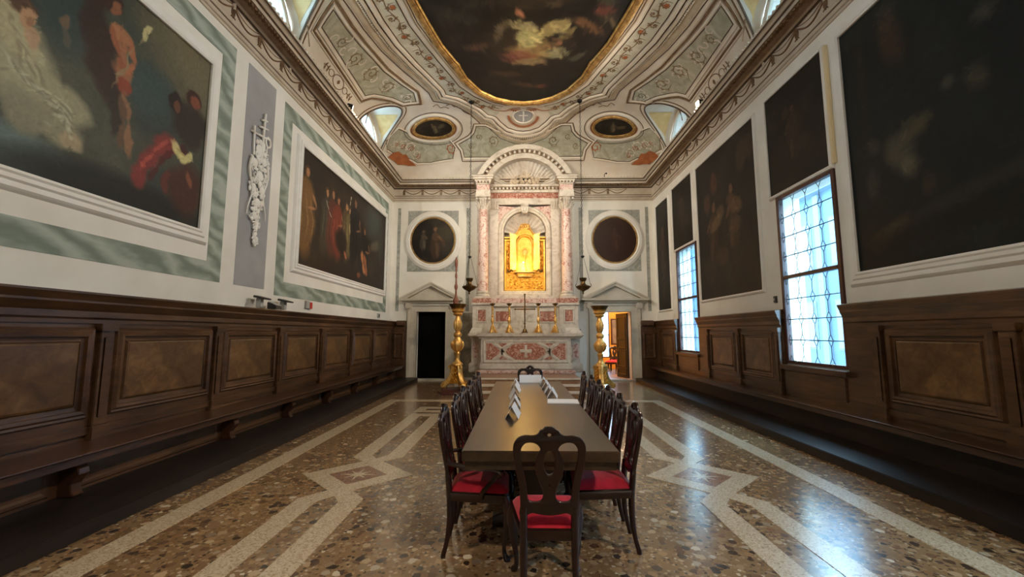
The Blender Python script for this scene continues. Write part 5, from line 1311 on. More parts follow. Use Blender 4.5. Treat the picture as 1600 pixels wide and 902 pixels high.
mb = MB(); mb.prism([(-1.76,13.9),(-1.76,12.76),(-1.46,12.74),(-1.46,ALF-0.11),(1.46,ALF-0.11),(1.46,12.74),(1.76,12.76),(1.76,13.9)], lambda a, b, c: A(a, b, c), 1.55, 1.60); mb.build('mensa_slab', M['marble_white'], alt, bevel=0.01)
# gradine and pedestals
YR = 13.42
abox('gradine', 'marble_white', -1.10, 1.10, 13.05, 13.9, 1.60, 1.78, 0.015)
abox('predella', 'marble_white', -1.12, 1.12, YR+0.08, 13.95, 1.78, 2.62)
abox('predella_ledge', 'marble_white', -1.12, 1.12, YR-0.02, 13.95, 2.46, 2.56, 0.02)
for s in (-1, 1):
    pn = abox('predella_inlay', 'marble_red', s*0.72-0.24, s*0.72+0.24, YR+0.068, YR+0.09, 1.98, 2.30, 0.006)
    mb = MB(); ring(mb, lambda a, b, n: A(a, YR+0.08-n, b), rect(s*0.72-0.24, s*0.72+0.24, 1.98, 2.30), [(0,0.012),(0.01,0.03),(0.04,0.03),(0.05,0.0)]); mb.build('inlay_frame', M['marble_white'], pn.parent)
    px = s*1.40
    ped = abox('pedestal', 'marble_white', px-0.30, px+0.30, YR, 13.95, 1.78, 2.50)
    abox('pedestal_inlay', 'marble_red', px-0.12, px+0.12, YR-0.012, YR+0.01, 1.98, 2.34, 0.006)
    mb = MB(); ring(mb, lambda a, b, n: A(a, YR-n, b), rect(px-0.12, px+0.12, 1.98, 2.34), [(0,0.012),(0.01,0.025),(0.04,0.025),(0.05,0.0)]); mb.build('inlay_frame', M['marble_white'], alt)
    mb = MB(); q = A(px, YR+0.27, 0); mb.frustum(q[0], q[1], 1.60-0.42, 0.40, 0.37, 1.78-0.42, 0.31, 0.28); mb.build('pedestal_base', M['marble_white'], alt, bevel=0.01)
    abox('pedestal_cap', 'marble_white', px-0.35, px+0.35, YR-0.06, 13.95, 2.50, 2.58, 0.02)
    abox('pedestal_band', 'marble_red', px-0.31, px+0.31, YR-0.02, 13.95, 2.58, 2.73)
    abox('column_plinth', 'marble_white', px-0.25, px+0.25, YR+0.05, 13.95, 2.73, 2.80, 0.008)
    # column
    col = empty('column', A(px, 13.74, 2.80), 0, alt)
    mb = MB(); mb.lathe([(0.235,0),(0.245,0.03),(0.235,0.06),(0.20,0.075),(0.19,0.10),(0.215,0.12),(0.215,0.15),(0.19,0.17),(0.18,0.19)], n=28); mb.build('column_base', M['marble_white'], col, smooth=True)
    mb = MB(); mb.lathe([(0.185,0.19),(0.172,0.23),(0.172,1.0),(0.168,1.6),(0.158,2.3),(0.148,2.90),(0.158,2.93),(0.158,2.96)], n=28); mb.build('shaft', M['marble_pink'], col, smooth=True)
    mb = MB(); mb.lathe([(0.15,2.96),(0.155,3.0),(0.15,3.15),(0.18,3.27),(0.24,3.35)], n=24)
    for rowi, (zb, ln, r0, nn) in enumerate(((2.97,0.17,0.155,8),(3.06,0.21,0.16,8))):
        for k in range(nn):
            an = 2*PI*(k+0.5*rowi)/nn
            pts = [(r0, zb), (r0+0.03, zb+ln*0.5), (r0+0.05, zb+ln*0.9), (r0+0.10, zb+ln), (r0+0.11, zb+ln*0.86)]
            mb.tube([(math.cos(an)*a, math.sin(an)*a, b) for a, b in pts], [0.03,0.042,0.04,0.03,0.012], 6)
    for k in range(4):
        an = PI/4+k*PI/2
        mb.tube([(math.cos(an)*(0.16+0.03*j), math.sin(an)*(0.16+0.03*j), 3.2+0.04*j-0.004*j*j) for j in range(5)], 0.022, 6)
        mb.ball((math.cos(an)*0.29, math.sin(an)*0.29, 3.29), 0.05, n=10, m=6)
        mb.ball((math.cos(an+PI/4)*0.23, math.sin(an+PI/4)*0.23, 3.36), 0.035, n=8, m=5)
    mb.build('capital', M['marble_white'], col, smooth=True)
    mb = MB(); mb.box(-0.26, 0.26, -0.26, 0.26, 3.35, 3.40); mb.build('abacus', M['marble_white'], col, bevel=0.012)
    # pilaster behind, stepping in towards the niche
    abox('side_pilaster', 'marble_white', px-0.24, px+0.24, 13.98, YB-0.005, 2.73, 6.2)
    ix = s*1.06
    abox('inner_pilaster', 'marble_white', ix-0.16, ix+0.16, 13.96, YB-0.005, 2.73, 5.86)
    mb = MB(); q = A(ix, 13.96, 5.86)
    for j, k in enumerate((-0.12, -0.04, 0.04, 0.12)): mb.tube([(q[0]+k, q[1], q[2]), (q[0]+k, q[1]-0.04, q[2]+0.14), (q[0]+k*1.15, q[1]-0.10, q[2]+0.24)], [0.035,0.045,0.02], 6)
    mb.box(q[0]-0.17, q[0]+0.17, q[1]-0.02, q[1]+0.3, q[2], q[2]+0.28); mb.build('pilaster_capital', M['marble_white'], alt, smooth=True)
    # entablature block above the column
    abox('architrave_block', 'marble_white', px-0.24, px+0.24, 13.50, YB-0.005, 6.20, 6.40, 0.01)
    abox('frieze_block', 'marble_pink', px-0.22, px+0.22, 13.52, YB-0.005, 6.40, 6.58)
    for j, (d_, z0_, z1_) in enumerate(((0.02,6.58,6.62),(0.06,6.68,6.73),(0.12,6.73,6.80),(0.15,6.80,6.85))): abox('cornice_block', 'marble_white', px-0.22-d_, px+0.22+d_, 13.50-d_, YB-0.005, z0_, z1_, 0.006)
    abox('cornice_core', 'soffit_brown', px-0.22, px+0.22, 13.50, YB-0.005, 6.62, 6.68)
    for j in range(5): abox('dentil', 'marble_white', px-0.24+0.11*j, px-0.24+0.11*j+0.055, 13.44, 13.52, 6.62, 6.68)
abox('retable_back', 'marble_white', -1.35, -0.90, 14.10, YB-0.004, 2.60, 6.2); abox('retable_back', 'marble_white', 0.90, 1.35, 14.10, YB-0.004, 2.60, 6.2)
abox('red_band', 'marble_pink', -1.12, 1.12, YR+0.06, 13.95, 2.58, 2.73)
# entablature between the columns
abox('architrave', 'marble_white', -1.18, 1.18, 13.90, YB-0.005, 6.0, 6.22, 0.008)
abox('frieze', 'marble_red', -1.18, 1.18, 13.93, YB-0.005, 6.22, 6.42)
abox('cornice_bed', 'marble_white', -1.18, 1.18, 13.88, YB-0.005, 6.42, 6.52, 0.01)
for k in range(18): abox('dentil', 'marble_white', -1.15+0.13*k, -1.15+0.13*k+0.07, 13.82, 13.90, 6.52, 6.59)
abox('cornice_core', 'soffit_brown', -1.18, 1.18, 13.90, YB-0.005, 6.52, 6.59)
abox('cornice_top', 'marble_white', -1.18, 1.18, 13.74, YB-0.005, 6.59, 6.67, 0.01)
# segmental pediment
def seg_arc(r, zc_, n=40, hw=None):
    a = math.asin(min(1, hw/r)); return [(r*math.sin(-a+2*a*k/n), zc_+r*math.cos(-a+2*a*k/n)) for k in range(n+1)]
zc_ = 6.24; 
def band_arc(nm, mat, r0, r1, y0, y1, hw0, hw1, parent=None):
    a = seg_arc(r0, zc_, hw=hw0); b = seg_arc(r1, zc_, hw=hw1); n = len(a)
    mb = MB(); vs = [A(p[0], y0, p[1]) for p in a]+[A(p[0], y0, p[1]) for p in b]+[A(p[0], y1, p[1]) for p in a]+[A(p[0], y1, p[1]) for p in b]
    fs = []
    for i in range(n-1): fs += [(i, i+1, n+i+1, n+i), (2*n+i, 3*n+i, 3*n+i+1, 2*n+i+1), (i, 2*n+i, 2*n+i+1, i+1), (n+i, n+i+1, 3*n+i+1, 3*n+i)]
    fs += [(0, n, 3*n, 2*n), (n-1, 3*n-1, 4*n-1, 2*n-1)]
    mb.add(vs, fs); return mb.build(nm, M[mat], parent or alt, smooth=True)
band_arc('pediment_corona', 'marble_white', 1.56, 1.72, 13.46, 14.2, 1.40, 1.59)
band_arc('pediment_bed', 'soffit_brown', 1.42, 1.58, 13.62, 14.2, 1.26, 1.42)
band_arc('pediment_inner', 'marble_white', 1.28, 1.45, 13.56, 14.2, 1.14, 1.30)
for k in range(19):
    a = math.radians(-58+116*k/18); r = 1.505
    mb = MB(); c_ = Vector(A(r*math.sin(a), 13.57, zc_+r*math.cos(a))); R_ = Matrix.Rotation(a, 3, 'Y')
    pts = [Vector((sx_*0.035, sy_*0.06, sz_*0.05)) for sz_ in (-1,1) for sy_ in (-1,1) for sx_ in (-1,1)]
    mb.add([c_+R_ @ q for q in pts], [(0,2,3,1),(4,5,7,6),(0,1,5,4),(2,6,7,3),(0,4,6,2),(1,3,7,5)]); mb.build('pediment_dentil', M['marble_white'], alt)
# shell in the tympanum
mb = MB(); nF = 120; vs = []; 
for i in range(nF+1):
    a = math.radians(-80+160*i/nF); fl_ = 0.5+0.5*math.cos(i*2*PI/5.0)
    for j in range(9):
        t_ = j/8; r = 0.10+(1.30-0.10)*t_; x = r*math.sin(a); z = 6.52+r*math.cos(a)*0.78
        x = max(-1.16, min(1.16, x)); lim = zc_+math.sqrt(max(0.01, 1.32**2-x*x)); z = min(z, lim)
        y = 14.18-0.34*t_*t_-0.04*fl_*t_
        vs.append(A(x, y, z))
mb.add(vs, [(i*9+j, i*9+j+1, (i+1)*9+j+1, (i+1)*9+j) for i in range(nF) for j in range(8)]); mb.build('shell', M['marble_white'], alt, smooth=True)
rnd = random.Random(5); mb = MB()
for k in range(46):
    x = rnd.uniform(-0.46, 0.46); hz = 0.36*(1-(x/0.5)**2)+0.04; z = 6.69+rnd.uniform(0, hz)
    mb.ball(A(x, 13.84-rnd.uniform(0, 0.1), z), rnd.uniform(0.04, 0.075), rnd.uniform(0.04, 0.07), rnd.uniform(0.03, 0.08), 8, 5, Matrix.Rotation(rnd.uniform(0, 3), 3, 'Y'))
for s in (-1, 1):
    mb.tube([A(s*(0.2+0.05*k), 13.84, 6.75+0.10*math.sin(k*0.9)) for k in range(6)], 0.03, 6); mb.tube([A(p[0], 13.82, p[1]) for p in spiral(s*0.42, 6.80, 0.11, 0, 1.2, hand=s)], 0.022, 5)
mb.build('foliage_carving', M['paint_tan'], alt, smooth=True)
# niche: frame, jamb and ribbed conch
NH, ZSP, ZB = 0.72, 5.05, 3.02
inner = [(-NH, ZB), (NH, ZB)]+[(NH*math.cos(PI*k/28), ZSP+NH*math.sin(PI*k/28)) for k in range(29)]
mb = MB(); ring(mb, lambda a, b, n: A(a, 13.96-n, b), inner, [(0.0,-0.06),(0.0,0.0),(0.03,0.03),(0.07,0.03),(0.09,0.055),(0.15,0.06),(0.18,0.03),(0.20,0.0),(0.20,-0.2)]); mb.build('niche_frame', M['marble_white'], alt, smooth=True)
abox('niche_sill', 'marble_white', -0.98, 0.98, 13.78, 14.1, 2.73, 2.86, 0.02)
mb = MB(); n = len(inner); mb.add([A(p[0], 13.96, p[1]) for p in inner]+[A(p[0]*0.98, 14.36, p[1]) for p in inner], [(i, (i+1) % n, n+(i+1) % n, n+i) for i in range(n)]); mb.build('niche_lining', M['marble_white'], alt, smooth=True)
mb = MB(); vs = []; nF = 96
for i in range(nF+1):
    a = -PI/2+PI*i/nF; fl_ = 0.5+0.5*math.cos(i*2*PI/8)
    for j in range(9):
        t_ = j/8; r = 0.06+(0.70-0.06)*t_; vs.append(A(r*math.sin(a), 14.33-0.30*t_**2.2-0.03*fl_*t_, ZSP+r*math.cos(a)))
mb.add(vs, [(i*9+j, i*9+j+1, (i+1)*9+j+1, (i+1)*9+j) for i in range(nF) for j in range(8)]); mb.build('conch', M['marble_white'], alt, smooth=True)
abox('niche_back', 'marble_white', -0.72, 0.72, 14.33, 14.38, ZB, ZSP)
for s in (-1, 1):
    mb = MB(); pts = [(s*0.92, 5.98), (s*0.92, 5.25)]+[(s*0.92*math.cos(a_), ZSP+0.92*math.sin(a_)) for a_ in np.linspace(0.2, 1.28, 12)]; mb.prism(pts, lambda a, b, c: A(a, c, b), 13.99, 14.06); mb.build('spandrel', M['marble_pink'], alt)
    abox('retable_strip', 'marble_white', s*0.97-0.05, s*0.97+0.05, 13.97, YB-0.01, 2.86, 6.0)
mb = MB(); q = [(-0.09,5.68),(0.09,5.68),(0.15,6.02),(-0.15,6.02)]; mb.prism(q, lambda a, b, c: A(a, c, b), 13.80, 13.98); mb.tube([A(-0.12,13.80,5.95), A(0.12,13.80,5.95)], 0.05, 8); mb.ball(A(0,13.80,5.80), 0.07, 0.05, 0.09); mb.build('keystone', M['marble_white'], alt, bevel=0.008)

# ------------------------------------------------------------------ gilded tabernacle in the niche
tb = empty('tabernacle', (AX, 13.95, 3.03)); tag(tb, 'gilded tabernacle with arched shrine and open wings glowing in the altar niche', 'tabernacle')
def T(x, y, z): return (x, y-13.95, z-3.03)
def tbox(nm, mat, x0, x1, y0, y1, z0, z1, bevel=0.0, parent=None):
    a = T(x0, y0, z0); b = T(x1, y1, z1); return MB().box(a[0], b[0], a[1], b[1], a[2], b[2]).build(nm, M[mat], parent or tb, bevel=bevel)
tbox('back_panel', 'gold_bright', -0.69, 0.69, 14.16, 14.30, 3.03, 4.86)
tbox('base_relief', 'gold_relief', -0.64, 0.64, 14.05, 14.18, 3.08, 3.66, 0.01)
for s in (-1, 1):
    tbox('border', 'gold_bright', s*0.665-0.03, s*0.665+0.03, 14.02, 14.18, 3.04, 4.80, 0.008)
    tbox('side_cap', 'gold_bright', s*0.60-0.10, s*0.60+0.10, 14.0, 14.2, 4.74, 4.80, 0.01); tbox('side_cap', 'gold_bright', s*0.60-0.11, s*0.60+0.11, 13.98, 14.2, 4.84, 4.89, 0.01)
    tbox('side_relief', 'gold_relief', s*0.575-0.06, s*0.575+0.06, 14.08, 14.18, 3.70, 4.74, 0.01)
    mb = MB()
    for k in range(9): mb.ball(T(s*0.575+0.02*math.sin(k*2), 14.08, 3.80+0.10*k), 0.045, 0.03, 0.05, 8, 5)
    mb.build('side_ornament', M['gold_relief'], tb, smooth=True)
    # open wing (door) folded forward
    mb = MB(); mb.prism([(s*0.30, 13.98), (s*0.50, 13.92), (s*0.505, 13.935), (s*0.305, 13.995)], lambda a, b, c: T(a, b, c), 3.74, 4.98); mb.build('wing', M['gold_bright'], tb)
    mb = MB(); mb.prism([(s*0.50, 4.88), (s*0.53, 5.02), (s*0.50, 5.02), (s*0.47, 4.9)], lambda a, b, c: T(a, c, b), 13.9, 13.96); mb.build('wing_tip', M['gold'], tb)
    mb = MB(); c_ = T(s*0.50, 13.90, 3.70)
    for k in range(5): mb.ball((c_[0]+s*0.04*(k-2), c_[1], c_[2]+0.03*math.sin(k*1.7)), 0.035, 0.03, 0.035, 8, 5)
    mb.build('rosette', M['brass'], tb, smooth=True)
tbox('base_ledge', 'gold_bright', -0.66, 0.66, 14.0, 14.18, 3.03, 3.08, 0.01)
tbox('shrine_ledge', 'gold', -0.34, 0.34, 13.90, 14.16, 3.64, 3.70, 0.012); tbox('shrine_ledge', 'gold', -0.24, 0.24, 13.95, 14.16, 3.50, 3.56, 0.01); tbox('shrine_step', 'gold_relief', -0.27, 0.27, 13.96, 14.16, 3.56, 3.64, 0.012)
# shrine: arched opening
def shr(hw, z0, zs_, top): return [(-hw, z0), (hw, z0), (hw, zs_), (hw*0.86, zs_+(top-zs_)*0.45), (hw*0.5, top-0.02), (0.0, top), (-hw*0.5, top-0.02), (-hw*0.86, zs_+(top-zs_)*0.45), (-hw, zs_)]
so = shr(0.25, 3.70, 4.66, 4.92)
mb = MB(); ring(mb, lambda a, b, n: T(a, 14.10-n, b), so, [(0.0,-0.06),(0.0,0.02),(0.02,0.05),(0.045,0.05),(0.06,0.02)]); mb.build('shrine_arch', M['gold_bright'], tb)
mb = MB(); ccx = ccw(so); mb.add([T(p[0], 14.145, p[1]) for p in ccx], [tuple(range(len(ccx)))]); mb.build('shrine_back', M['gold_bright'], tb)
# crest
crest_o = [(-0.46,4.86),(-0.40,4.96),(-0.30,5.02),(-0.22,5.14),(-0.16,5.26),(-0.10,5.33),(0,5.35),(0.10,5.33),(0.16,5.26),(0.22,5.14),(0.30,5.02),(0.40,4.96),(0.46,4.86),(0.33,4.80),(0.20,4.93),(0.0,4.99),(-0.20,4.93),(-0.33,4.80)]
me = curve_mesh('crest', [resample(crest_o, 0.03, closed=True)], 0.10, 0.02, lambda a, b, c: T(a, 14.06-c, b)); new_obj('crest', me, M['gold_bright'], tb)
mb = MB()
for s in (-1, 1):
    mb.tube([T(p[0], 13.99, p[1]) for p in spiral(s*0.10, 5.25, 0.08, 0.4, 1.3, hand=s)], 0.022, 6)
    mb.tube([T(s*a, 13.99, b) for a, b in ((0.46,4.86),(0.36,4.94),(0.28,5.02),(0.2,5.14),(0.14,5.26))], 0.022, 6)
mb.tube([T(0.15*math.cos(a_), 13.99, 5.13+0.05*math.sin(a_)) for a_ in np.linspace(0, PI, 10)], 0.02, 6)
for k in range(7): mb.ball(T(-0.12+0.04*k, 13.98, 5.31-0.0), 0.028, n=8, m=5)
mb.build('crest_scrolls', M['gold'], tb, smooth=True)
# relief figures on the base and a monstrance in the shrine
rnd = random.Random(8); mb = MB()
for k in range(80):
    x = rnd.uniform(-0.58, 0.58); z = rnd.uniform(3.11, 3.62)
    mb.ball(T(x, 14.05, z), rnd.uniform(0.02, 0.05), 0.03, rnd.uniform(0.02, 0.04), 7, 5, Matrix.Rotation(rnd.uniform(0, 3), 3, 'Y'))
mb.build('relief_figures', M['gold_relief'], tb, smooth=True)
mb = MB(); mb.lathe([(0.09,3.70),(0.085,3.73),(0.03,3.76),(0.02,3.88),(0.035,3.92),(0.018,3.96),(0.018,4.18),(0.03,4.2)], c=(0, 0.06, -3.03), n=14)
mb.ball(T(0, 14.02, 4.36), 0.08, 0.02, 0.10, 14, 8)
for k in range(20):
    a_ = 2*PI*k/20; mb.tube([T(0.08*math.cos(a_), 14.02, 4.36+0.10*math.sin(a_)), T(0.15*math.cos(a_), 14.02, 4.36+0.18*math.sin(a_))], [0.008, 0.002], 4)
mb.build('monstrance', M['gold'], tb, smooth=True)
bl = MB(); bl.ball((0,0,0), 0.022, n=12, m=8); bo = bl.build('shrine_bulb', M['bulb_glow'], None, smooth=True); bo.location = (AX-0.05, 13.86, 3.98); tag(bo, 'small bright bulb glowing in front of the gilded shrine', 'bulb')
light('shrine_light', 'POINT', (AX-0.05, 13.72, 3.90), 26, (1.0, 0.66, 0.22), shadow_soft_size=0.06)

# ------------------------------------------------------------------ candlesticks and cross on the altar
def tri_base(mb, r, h, z0, n=3, a0=0.5):
    for k in range(n):
        a = a0+2*PI*k/n; ca, sa = math.cos(a), math.sin(a)
        mb.tube([(ca*q, sa*q, z0+zz) for q, zz in ((r*0.25,h),(r*0.45,h*0.72),(r*0.62,h*0.38),(r*0.92,h*0.16),(r*1.0,h*0.05),(r*1.0,0.012))], [r*0.16,r*0.26,r*0.28,r*0.22,r*0.16,r*0.14], 8)
        mb.ball((ca*r*1.0, sa*r*1.0, z0+r*0.17), r*0.17, n=8, m=5)
    mb.lathe([(r*0.5,0.02),(r*0.55,h*0.2),(r*0.36,h*0.6),(r*0.22,h)], c=(0,0,z0), n=12)
mb = MB(); tri_base(mb, 0.13, 0.22, 0.0); cs_base = mb.mesh('foot', smooth=True)
mb = MB(); mb.lathe([(0.03,0.20),(0.055,0.225),(0.03,0.25),(0.024,0.30),(0.05,0.36),(0.058,0.41),(0.03,0.46),(0.022,0.50),(0.05,0.53),(0.022,0.56),(0.026,0.66),(0.036,0.73),(0.022,0.80),(0.022,0.84)], n=16); cs_stem = mb.mesh('stem', smooth=True)
mb = MB(); mb.lathe([(0.02,0.84),(0.05,0.86),(0.085,0.90),(0.09,0.915),(0.04,0.915),(0.03,0.93)], n=16); cs_pan = mb.mesh('drip_pan', smooth=True)
labs = ['gilded altar candlestick at the outer end towards the dark closed doorway', 'gilded altar candlestick between the altar cross and the closed-doorway end', 'gilded altar candlestick between the altar cross and the open-doorway end', 'gilded altar candlestick at the outer end towards the open doorway']
for x, lb in zip((-1.02, -0.50, 0.40, 0.92), labs):
    o = empty('altar_candlestick', (AX+x, 12.86, 1.60), 0.3*x); tag(o, lb, 'candlestick', 'candlesticks on the altar')
    new_obj('foot', cs_base, M['gold'], o); new_obj('stem', cs_stem, M['gold'], o); new_obj('drip_pan', cs_pan, M['marble_red'] if False else M['brass'], o)
o = empty('altar_cross', (AX-0.02, 12.88, 1.60)); tag(o, 'slender metal cross standing among the altar candlesticks', 'cross')
mb = MB(); tri_base(mb, 0.085, 0.14, 0.0); mb.build('foot', M['brass'], o, smooth=True)
mb = MB(); mb.tube([(0,0,0.12),(0,0,1.20)], 0.018, 8); mb.ball((0,0,0.3), 0.032); mb.ball((0,0,0.2), 0.026); mb.ball((0,0,1.2), 0.032); mb.build('shaft', M['brass'], o, smooth=True)
mb = MB(); mb.tube([(-0.30,0,0.74),(0.30,0,0.74)], 0.017, 8); [mb.ball((s*0.30,0,0.74), 0.030) for s in (-1,1)]; mb.build('arm', M['brass'], o, smooth=True)
mb = MB()
for k in range(12):
    a = PI/12+2*PI*k/12; mb.tube([(0.03*math.cos(a),0.0,0.74+0.03*math.sin(a)),(0.15*math.cos(a),0.0,0.74+0.15*math.sin(a))], [0.006,0.002], 4)
mb.build('rays', M['gold'], o)

# ------------------------------------------------------------------ tall gilded candelabra beside the steps
def scroll_foot(r):
    pts = [(0.10,0.62),(0.15,0.56),(0.16,0.48),(0.17,0.38),(0.22,0.26),(0.30,0.16),(0.37,0.12),(0.41,0.06),(0.38,0.005),(0.31,0.0),(0.28,0.045),(0.25,0.09),(0.17,0.12),(0.06,0.13),(0.03,0.3),(0.03,0.62)]
    return resample(pts, 0.03, closed=True)
def candelabrum(x, y, rz, label, plinth_h, staff):
    o = empty('candelabrum', (x, y, plinth_h+0.030), rz); tag(o, label, 'candelabrum', 'tall gilded candelabra flanking the altar steps')
    for k in range(3):
        a = -PI/2+2*PI*k/3+0.35; R_ = Matrix.Rotation(a, 4, 'Z')
        me = curve_mesh('scroll_foot', [scroll_foot(1)], 0.13, 0.025, lambda p, q, c: tuple(R_ @ Vector((p, c, q)))); new_obj('scroll_foot', me, M['gold'], o)
        for sg in (-1, 1):
            mb = MB(); mb.tube([tuple(R_ @ Vector((p, 0.075*sg, q))) for p, q in spiral(0.345, 0.062, 0.05, 1.0, 1.4)], 0.012, 5); mb.build('volute', M['gold'], o, smooth=True)
        mb = MB(); mb.tube([tuple(R_ @ Vector((p, 0, q))) for p, q in spiral(0.17, 0.55, 0.06, -0.5, 1.2)], 0.022, 6); mb.build('volute', M['gold'], o, smooth=True)
        a2 = a+PI/3; R2 = Matrix.Rotation(a2, 4, 'Z'); mb = MB()
        mb.add([tuple(R2 @ Vector(q)) for q in ((0.17,-0.22,0.12),(0.17,0.22,0.12),(0.10,0.13,0.36),(0.10,-0.13,0.36),(0.09,-0.12,0.60),(0.09,0.12,0.60),(0.02,0,0.12),(0.02,0,0.6))], [(0,1,2,3),(3,2,5,4),(0,6,1),(4,5,7)])
        for q in range(10): mb.ball(tuple(R2 @ Vector((0.15-0.05*(q/10), 0.06*math.sin(q*2.1), 0.18+0.036*q))), 0.03, 0.035, 0.03, 7, 5)
        mb.build('carved_face', M['gold_relief'], o, smooth=True)
    mb = MB(); mb.lathe([(0.13,0.58),(0.16,0.61),(0.15,0.65),(0.10,0.68),(0.07,0.74),(0.055,0.82),(0.075,0.88),(0.085,0.93),(0.06,0.97),(0.10,1.03),(0.145,1.12),(0.15,1.20),(0.13,1.28),(0.09,1.33),(0.075,1.37),(0.105,1.40),(0.115,1.45),(0.09,1.50),(0.06,1.53),(0.075,1.58),(0.09,1.68),(0.085,1.80),(0.07,1.90),(0.055,1.96)], n=24); mb.build('turned_stem', M['gold'], o, smooth=True)
    mb = MB()
    for k in range(10):
        a = 2*PI*k/10
        mb.tube([(math.cos(a)*q, math.sin(a)*q, zz) for q, zz in ((0.085,1.0),(0.135,1.08),(0.16,1.18),(0.15,1.26))], [0.015,0.03,0.03,0.008], 6); mb.tube([(math.cos(a)*q, math.sin(a)*q, zz) for q, zz in ((0.07,1.56),(0.09,1.66),(0.095,1.76),(0.075,1.88))], [0.01,0.02,0.02,0.006], 6)
    mb.build('acanthus_leaves', M['gold'], o, smooth=True)
    mb = MB(); mb.lathe([(0.06,1.96),(0.11,1.99),(0.13,2.02),(0.11,2.05),(0.15,2.08),(0.17,2.11),(0.15,2.14),(0.18,2.16),(0.19,2.18)], n=28); mb.build('capital_rings', M['gold'], o, smooth=True)
    mb = MB(); mb.lathe([(0.17,2.18),(0.20,2.22),(0.24,2.29),(0.245,2.30),(0.20,2.295),(0.03,2.25)], n=28); mb.build('drip_pan', M['brass'], o, smooth=True)
    o.scale = (1.0, 1.0, 0.965)
    if plinth_h > 0.01:
        pl_ = MB().box(-0.36, 0.30, -0.34, 0.34, 0, plinth_h-0.001).build('candelabrum_plinth', M['plinth_wood'], None, bevel=0.012); pl_.location = (x, y, 0); tag(pl_, 'low reddish wooden plinth under the candelabrum by the closed doorway' if x < 0 else 'low reddish wooden plinth under the candelabrum by the open doorway', 'plinth')
    if staff:
        s_ = empty('carved_staff', (x-0.06, y, plinth_h+0.03+2.20)); tag(s_, 'thin reddish turned candle staff standing in the candelabrum pan', 'candle')
        mb = MB(); mb.lathe([(0.06,0),(0.075,0.05),(0.05,0.12),(0.06,0.18),(0.03,0.24),(0.022,0.4),(0.045,0.46),(0.05,0.52),(0.028,0.58),(0.02,0.72),(0.035,0.77),(0.035,0.82),(0.018,0.88),(0.022,1.0),(0.04,1.08),(0.045,1.18),(0.03,1.26),(0.012,1.32)], n=14); mb.build('shaft', M['candle_wax'], s_, smooth=True)
        mb = MB(); [mb.ball((0.05*math.cos(a_), 0.05*math.sin(a_), 0.12), 0.03, 0.03, 0.05, 7, 5) for a_ in np.linspace(0, 5.3, 6)]; mb.build('carved_collar', M['candle_wax'], s_, smooth=True)
    return o
candelabrum(-1.78, 11.3, 0.25, 'tall gilded candelabrum by the closed doorway, holding a thin staff', 0.14, True)
candelabrum(2.10, 11.5, -0.5, 'tall gilded candelabrum with an empty pan by the open doorway', 0.10, False)

# ------------------------------------------------------------------ hanging sanctuary lamps
def hanging_lamp(x, y, label):
    zb = 2.80; o = empty('hanging_lamp', (x, y, zb)); tag(o, label, 'lamp', 'sanctuary lamps hanging before the altar')
    mb = MB(); mb.lathe([(0.01,-0.10),(0.028,-0.07),(0.012,-0.04),(0.06,0.0),(0.14,0.035),(0.195,0.085),(0.208,0.115),(0.195,0.132),(0.12,0.155),(0.065,0.20),(0.058,0.26),(0.095,0.30),(0.105,0.36),(0.09,0.365)], n=24); mb.build('bowl', M['brass'], o, smooth=True)
    mb = MB()
    for k in range(3):
        a = 0.3+2*PI*k/3; mb.tube([(math.cos(a)*q, math.sin(a)*q, z) for q, z in ((0.19,0.13),(0.225,0.11),(0.255,0.15),(0.245,0.20),(0.225,0.20))], [0.014,0.014,0.012,0.010,0.006], 6)
    mb.build('arms', M['brass'], o, smooth=True)
    mb = MB(); mb.lathe([(0.01,1.02),(0.05,1.0),(0.055,0.97),(0.02,0.95),(0.01,0.93)], n=14); mb.build('chain_cap', M['iron'], o, smooth=True)
    mb = MB()
    for k in range(3):
        a = 0.3+2*PI*k/3; p0 = Vector((math.cos(a)*0.225, math.sin(a)*0.225, 0.2)); p1 = Vector((math.cos(a)*0.03, math.sin(a)*0.03, 0.96))
        for j in range(22):
            c = p0+(p1-p0)*((j+0.5)/22); d = (p1-p0).normalized()*0.02; w = Vector((-math.sin(a), math.cos(a), 0))*0.010 if j % 2 else Vector((math.cos(a), math.sin(a), 0.25))*0.010
            mb.tube([c-d, c+w, c+d, c-w], 0.0035, 4, closed=True)
    mb.build('lamp_chain', M['iron'], o)
    top = vmain(x, y)-zb-0.03; mb = MB(); n_ = int((top-1.02)/0.075)
    for j in range(n_):
        z = 1.02+(top-1.02)*(j+0.5)/n_; h_ = 0.044; w = (0.018, 0) if j % 2 else (0, 0.018)
        mb.tube([(0,0,z-h_),(w[0],w[1],z-h_*0.5),(w[0],w[1],z+h_*0.5),(0,0,z+h_),(-w[0],-w[1],z+h_*0.5),(-w[0],-w[1],z-h_*0.5)], 0.006, 4, closed=True)
    mb.build('hanging_chain', M['iron'], o)
    mb = MB(); mb.lathe([(0.02,top-0.06),(0.07,top-0.02),(0.08,top+0.02)], n=14); mb.build('ceiling_boss', M['iron'], o, smooth=True)
hanging_lamp(-1.53, 11.75, 'dark brass lamp on a long chain, by the closed-doorway side of the altar')
hanging_lamp(1.70, 11.75, 'dark brass lamp on a long chain, by the open-doorway side of the altar')

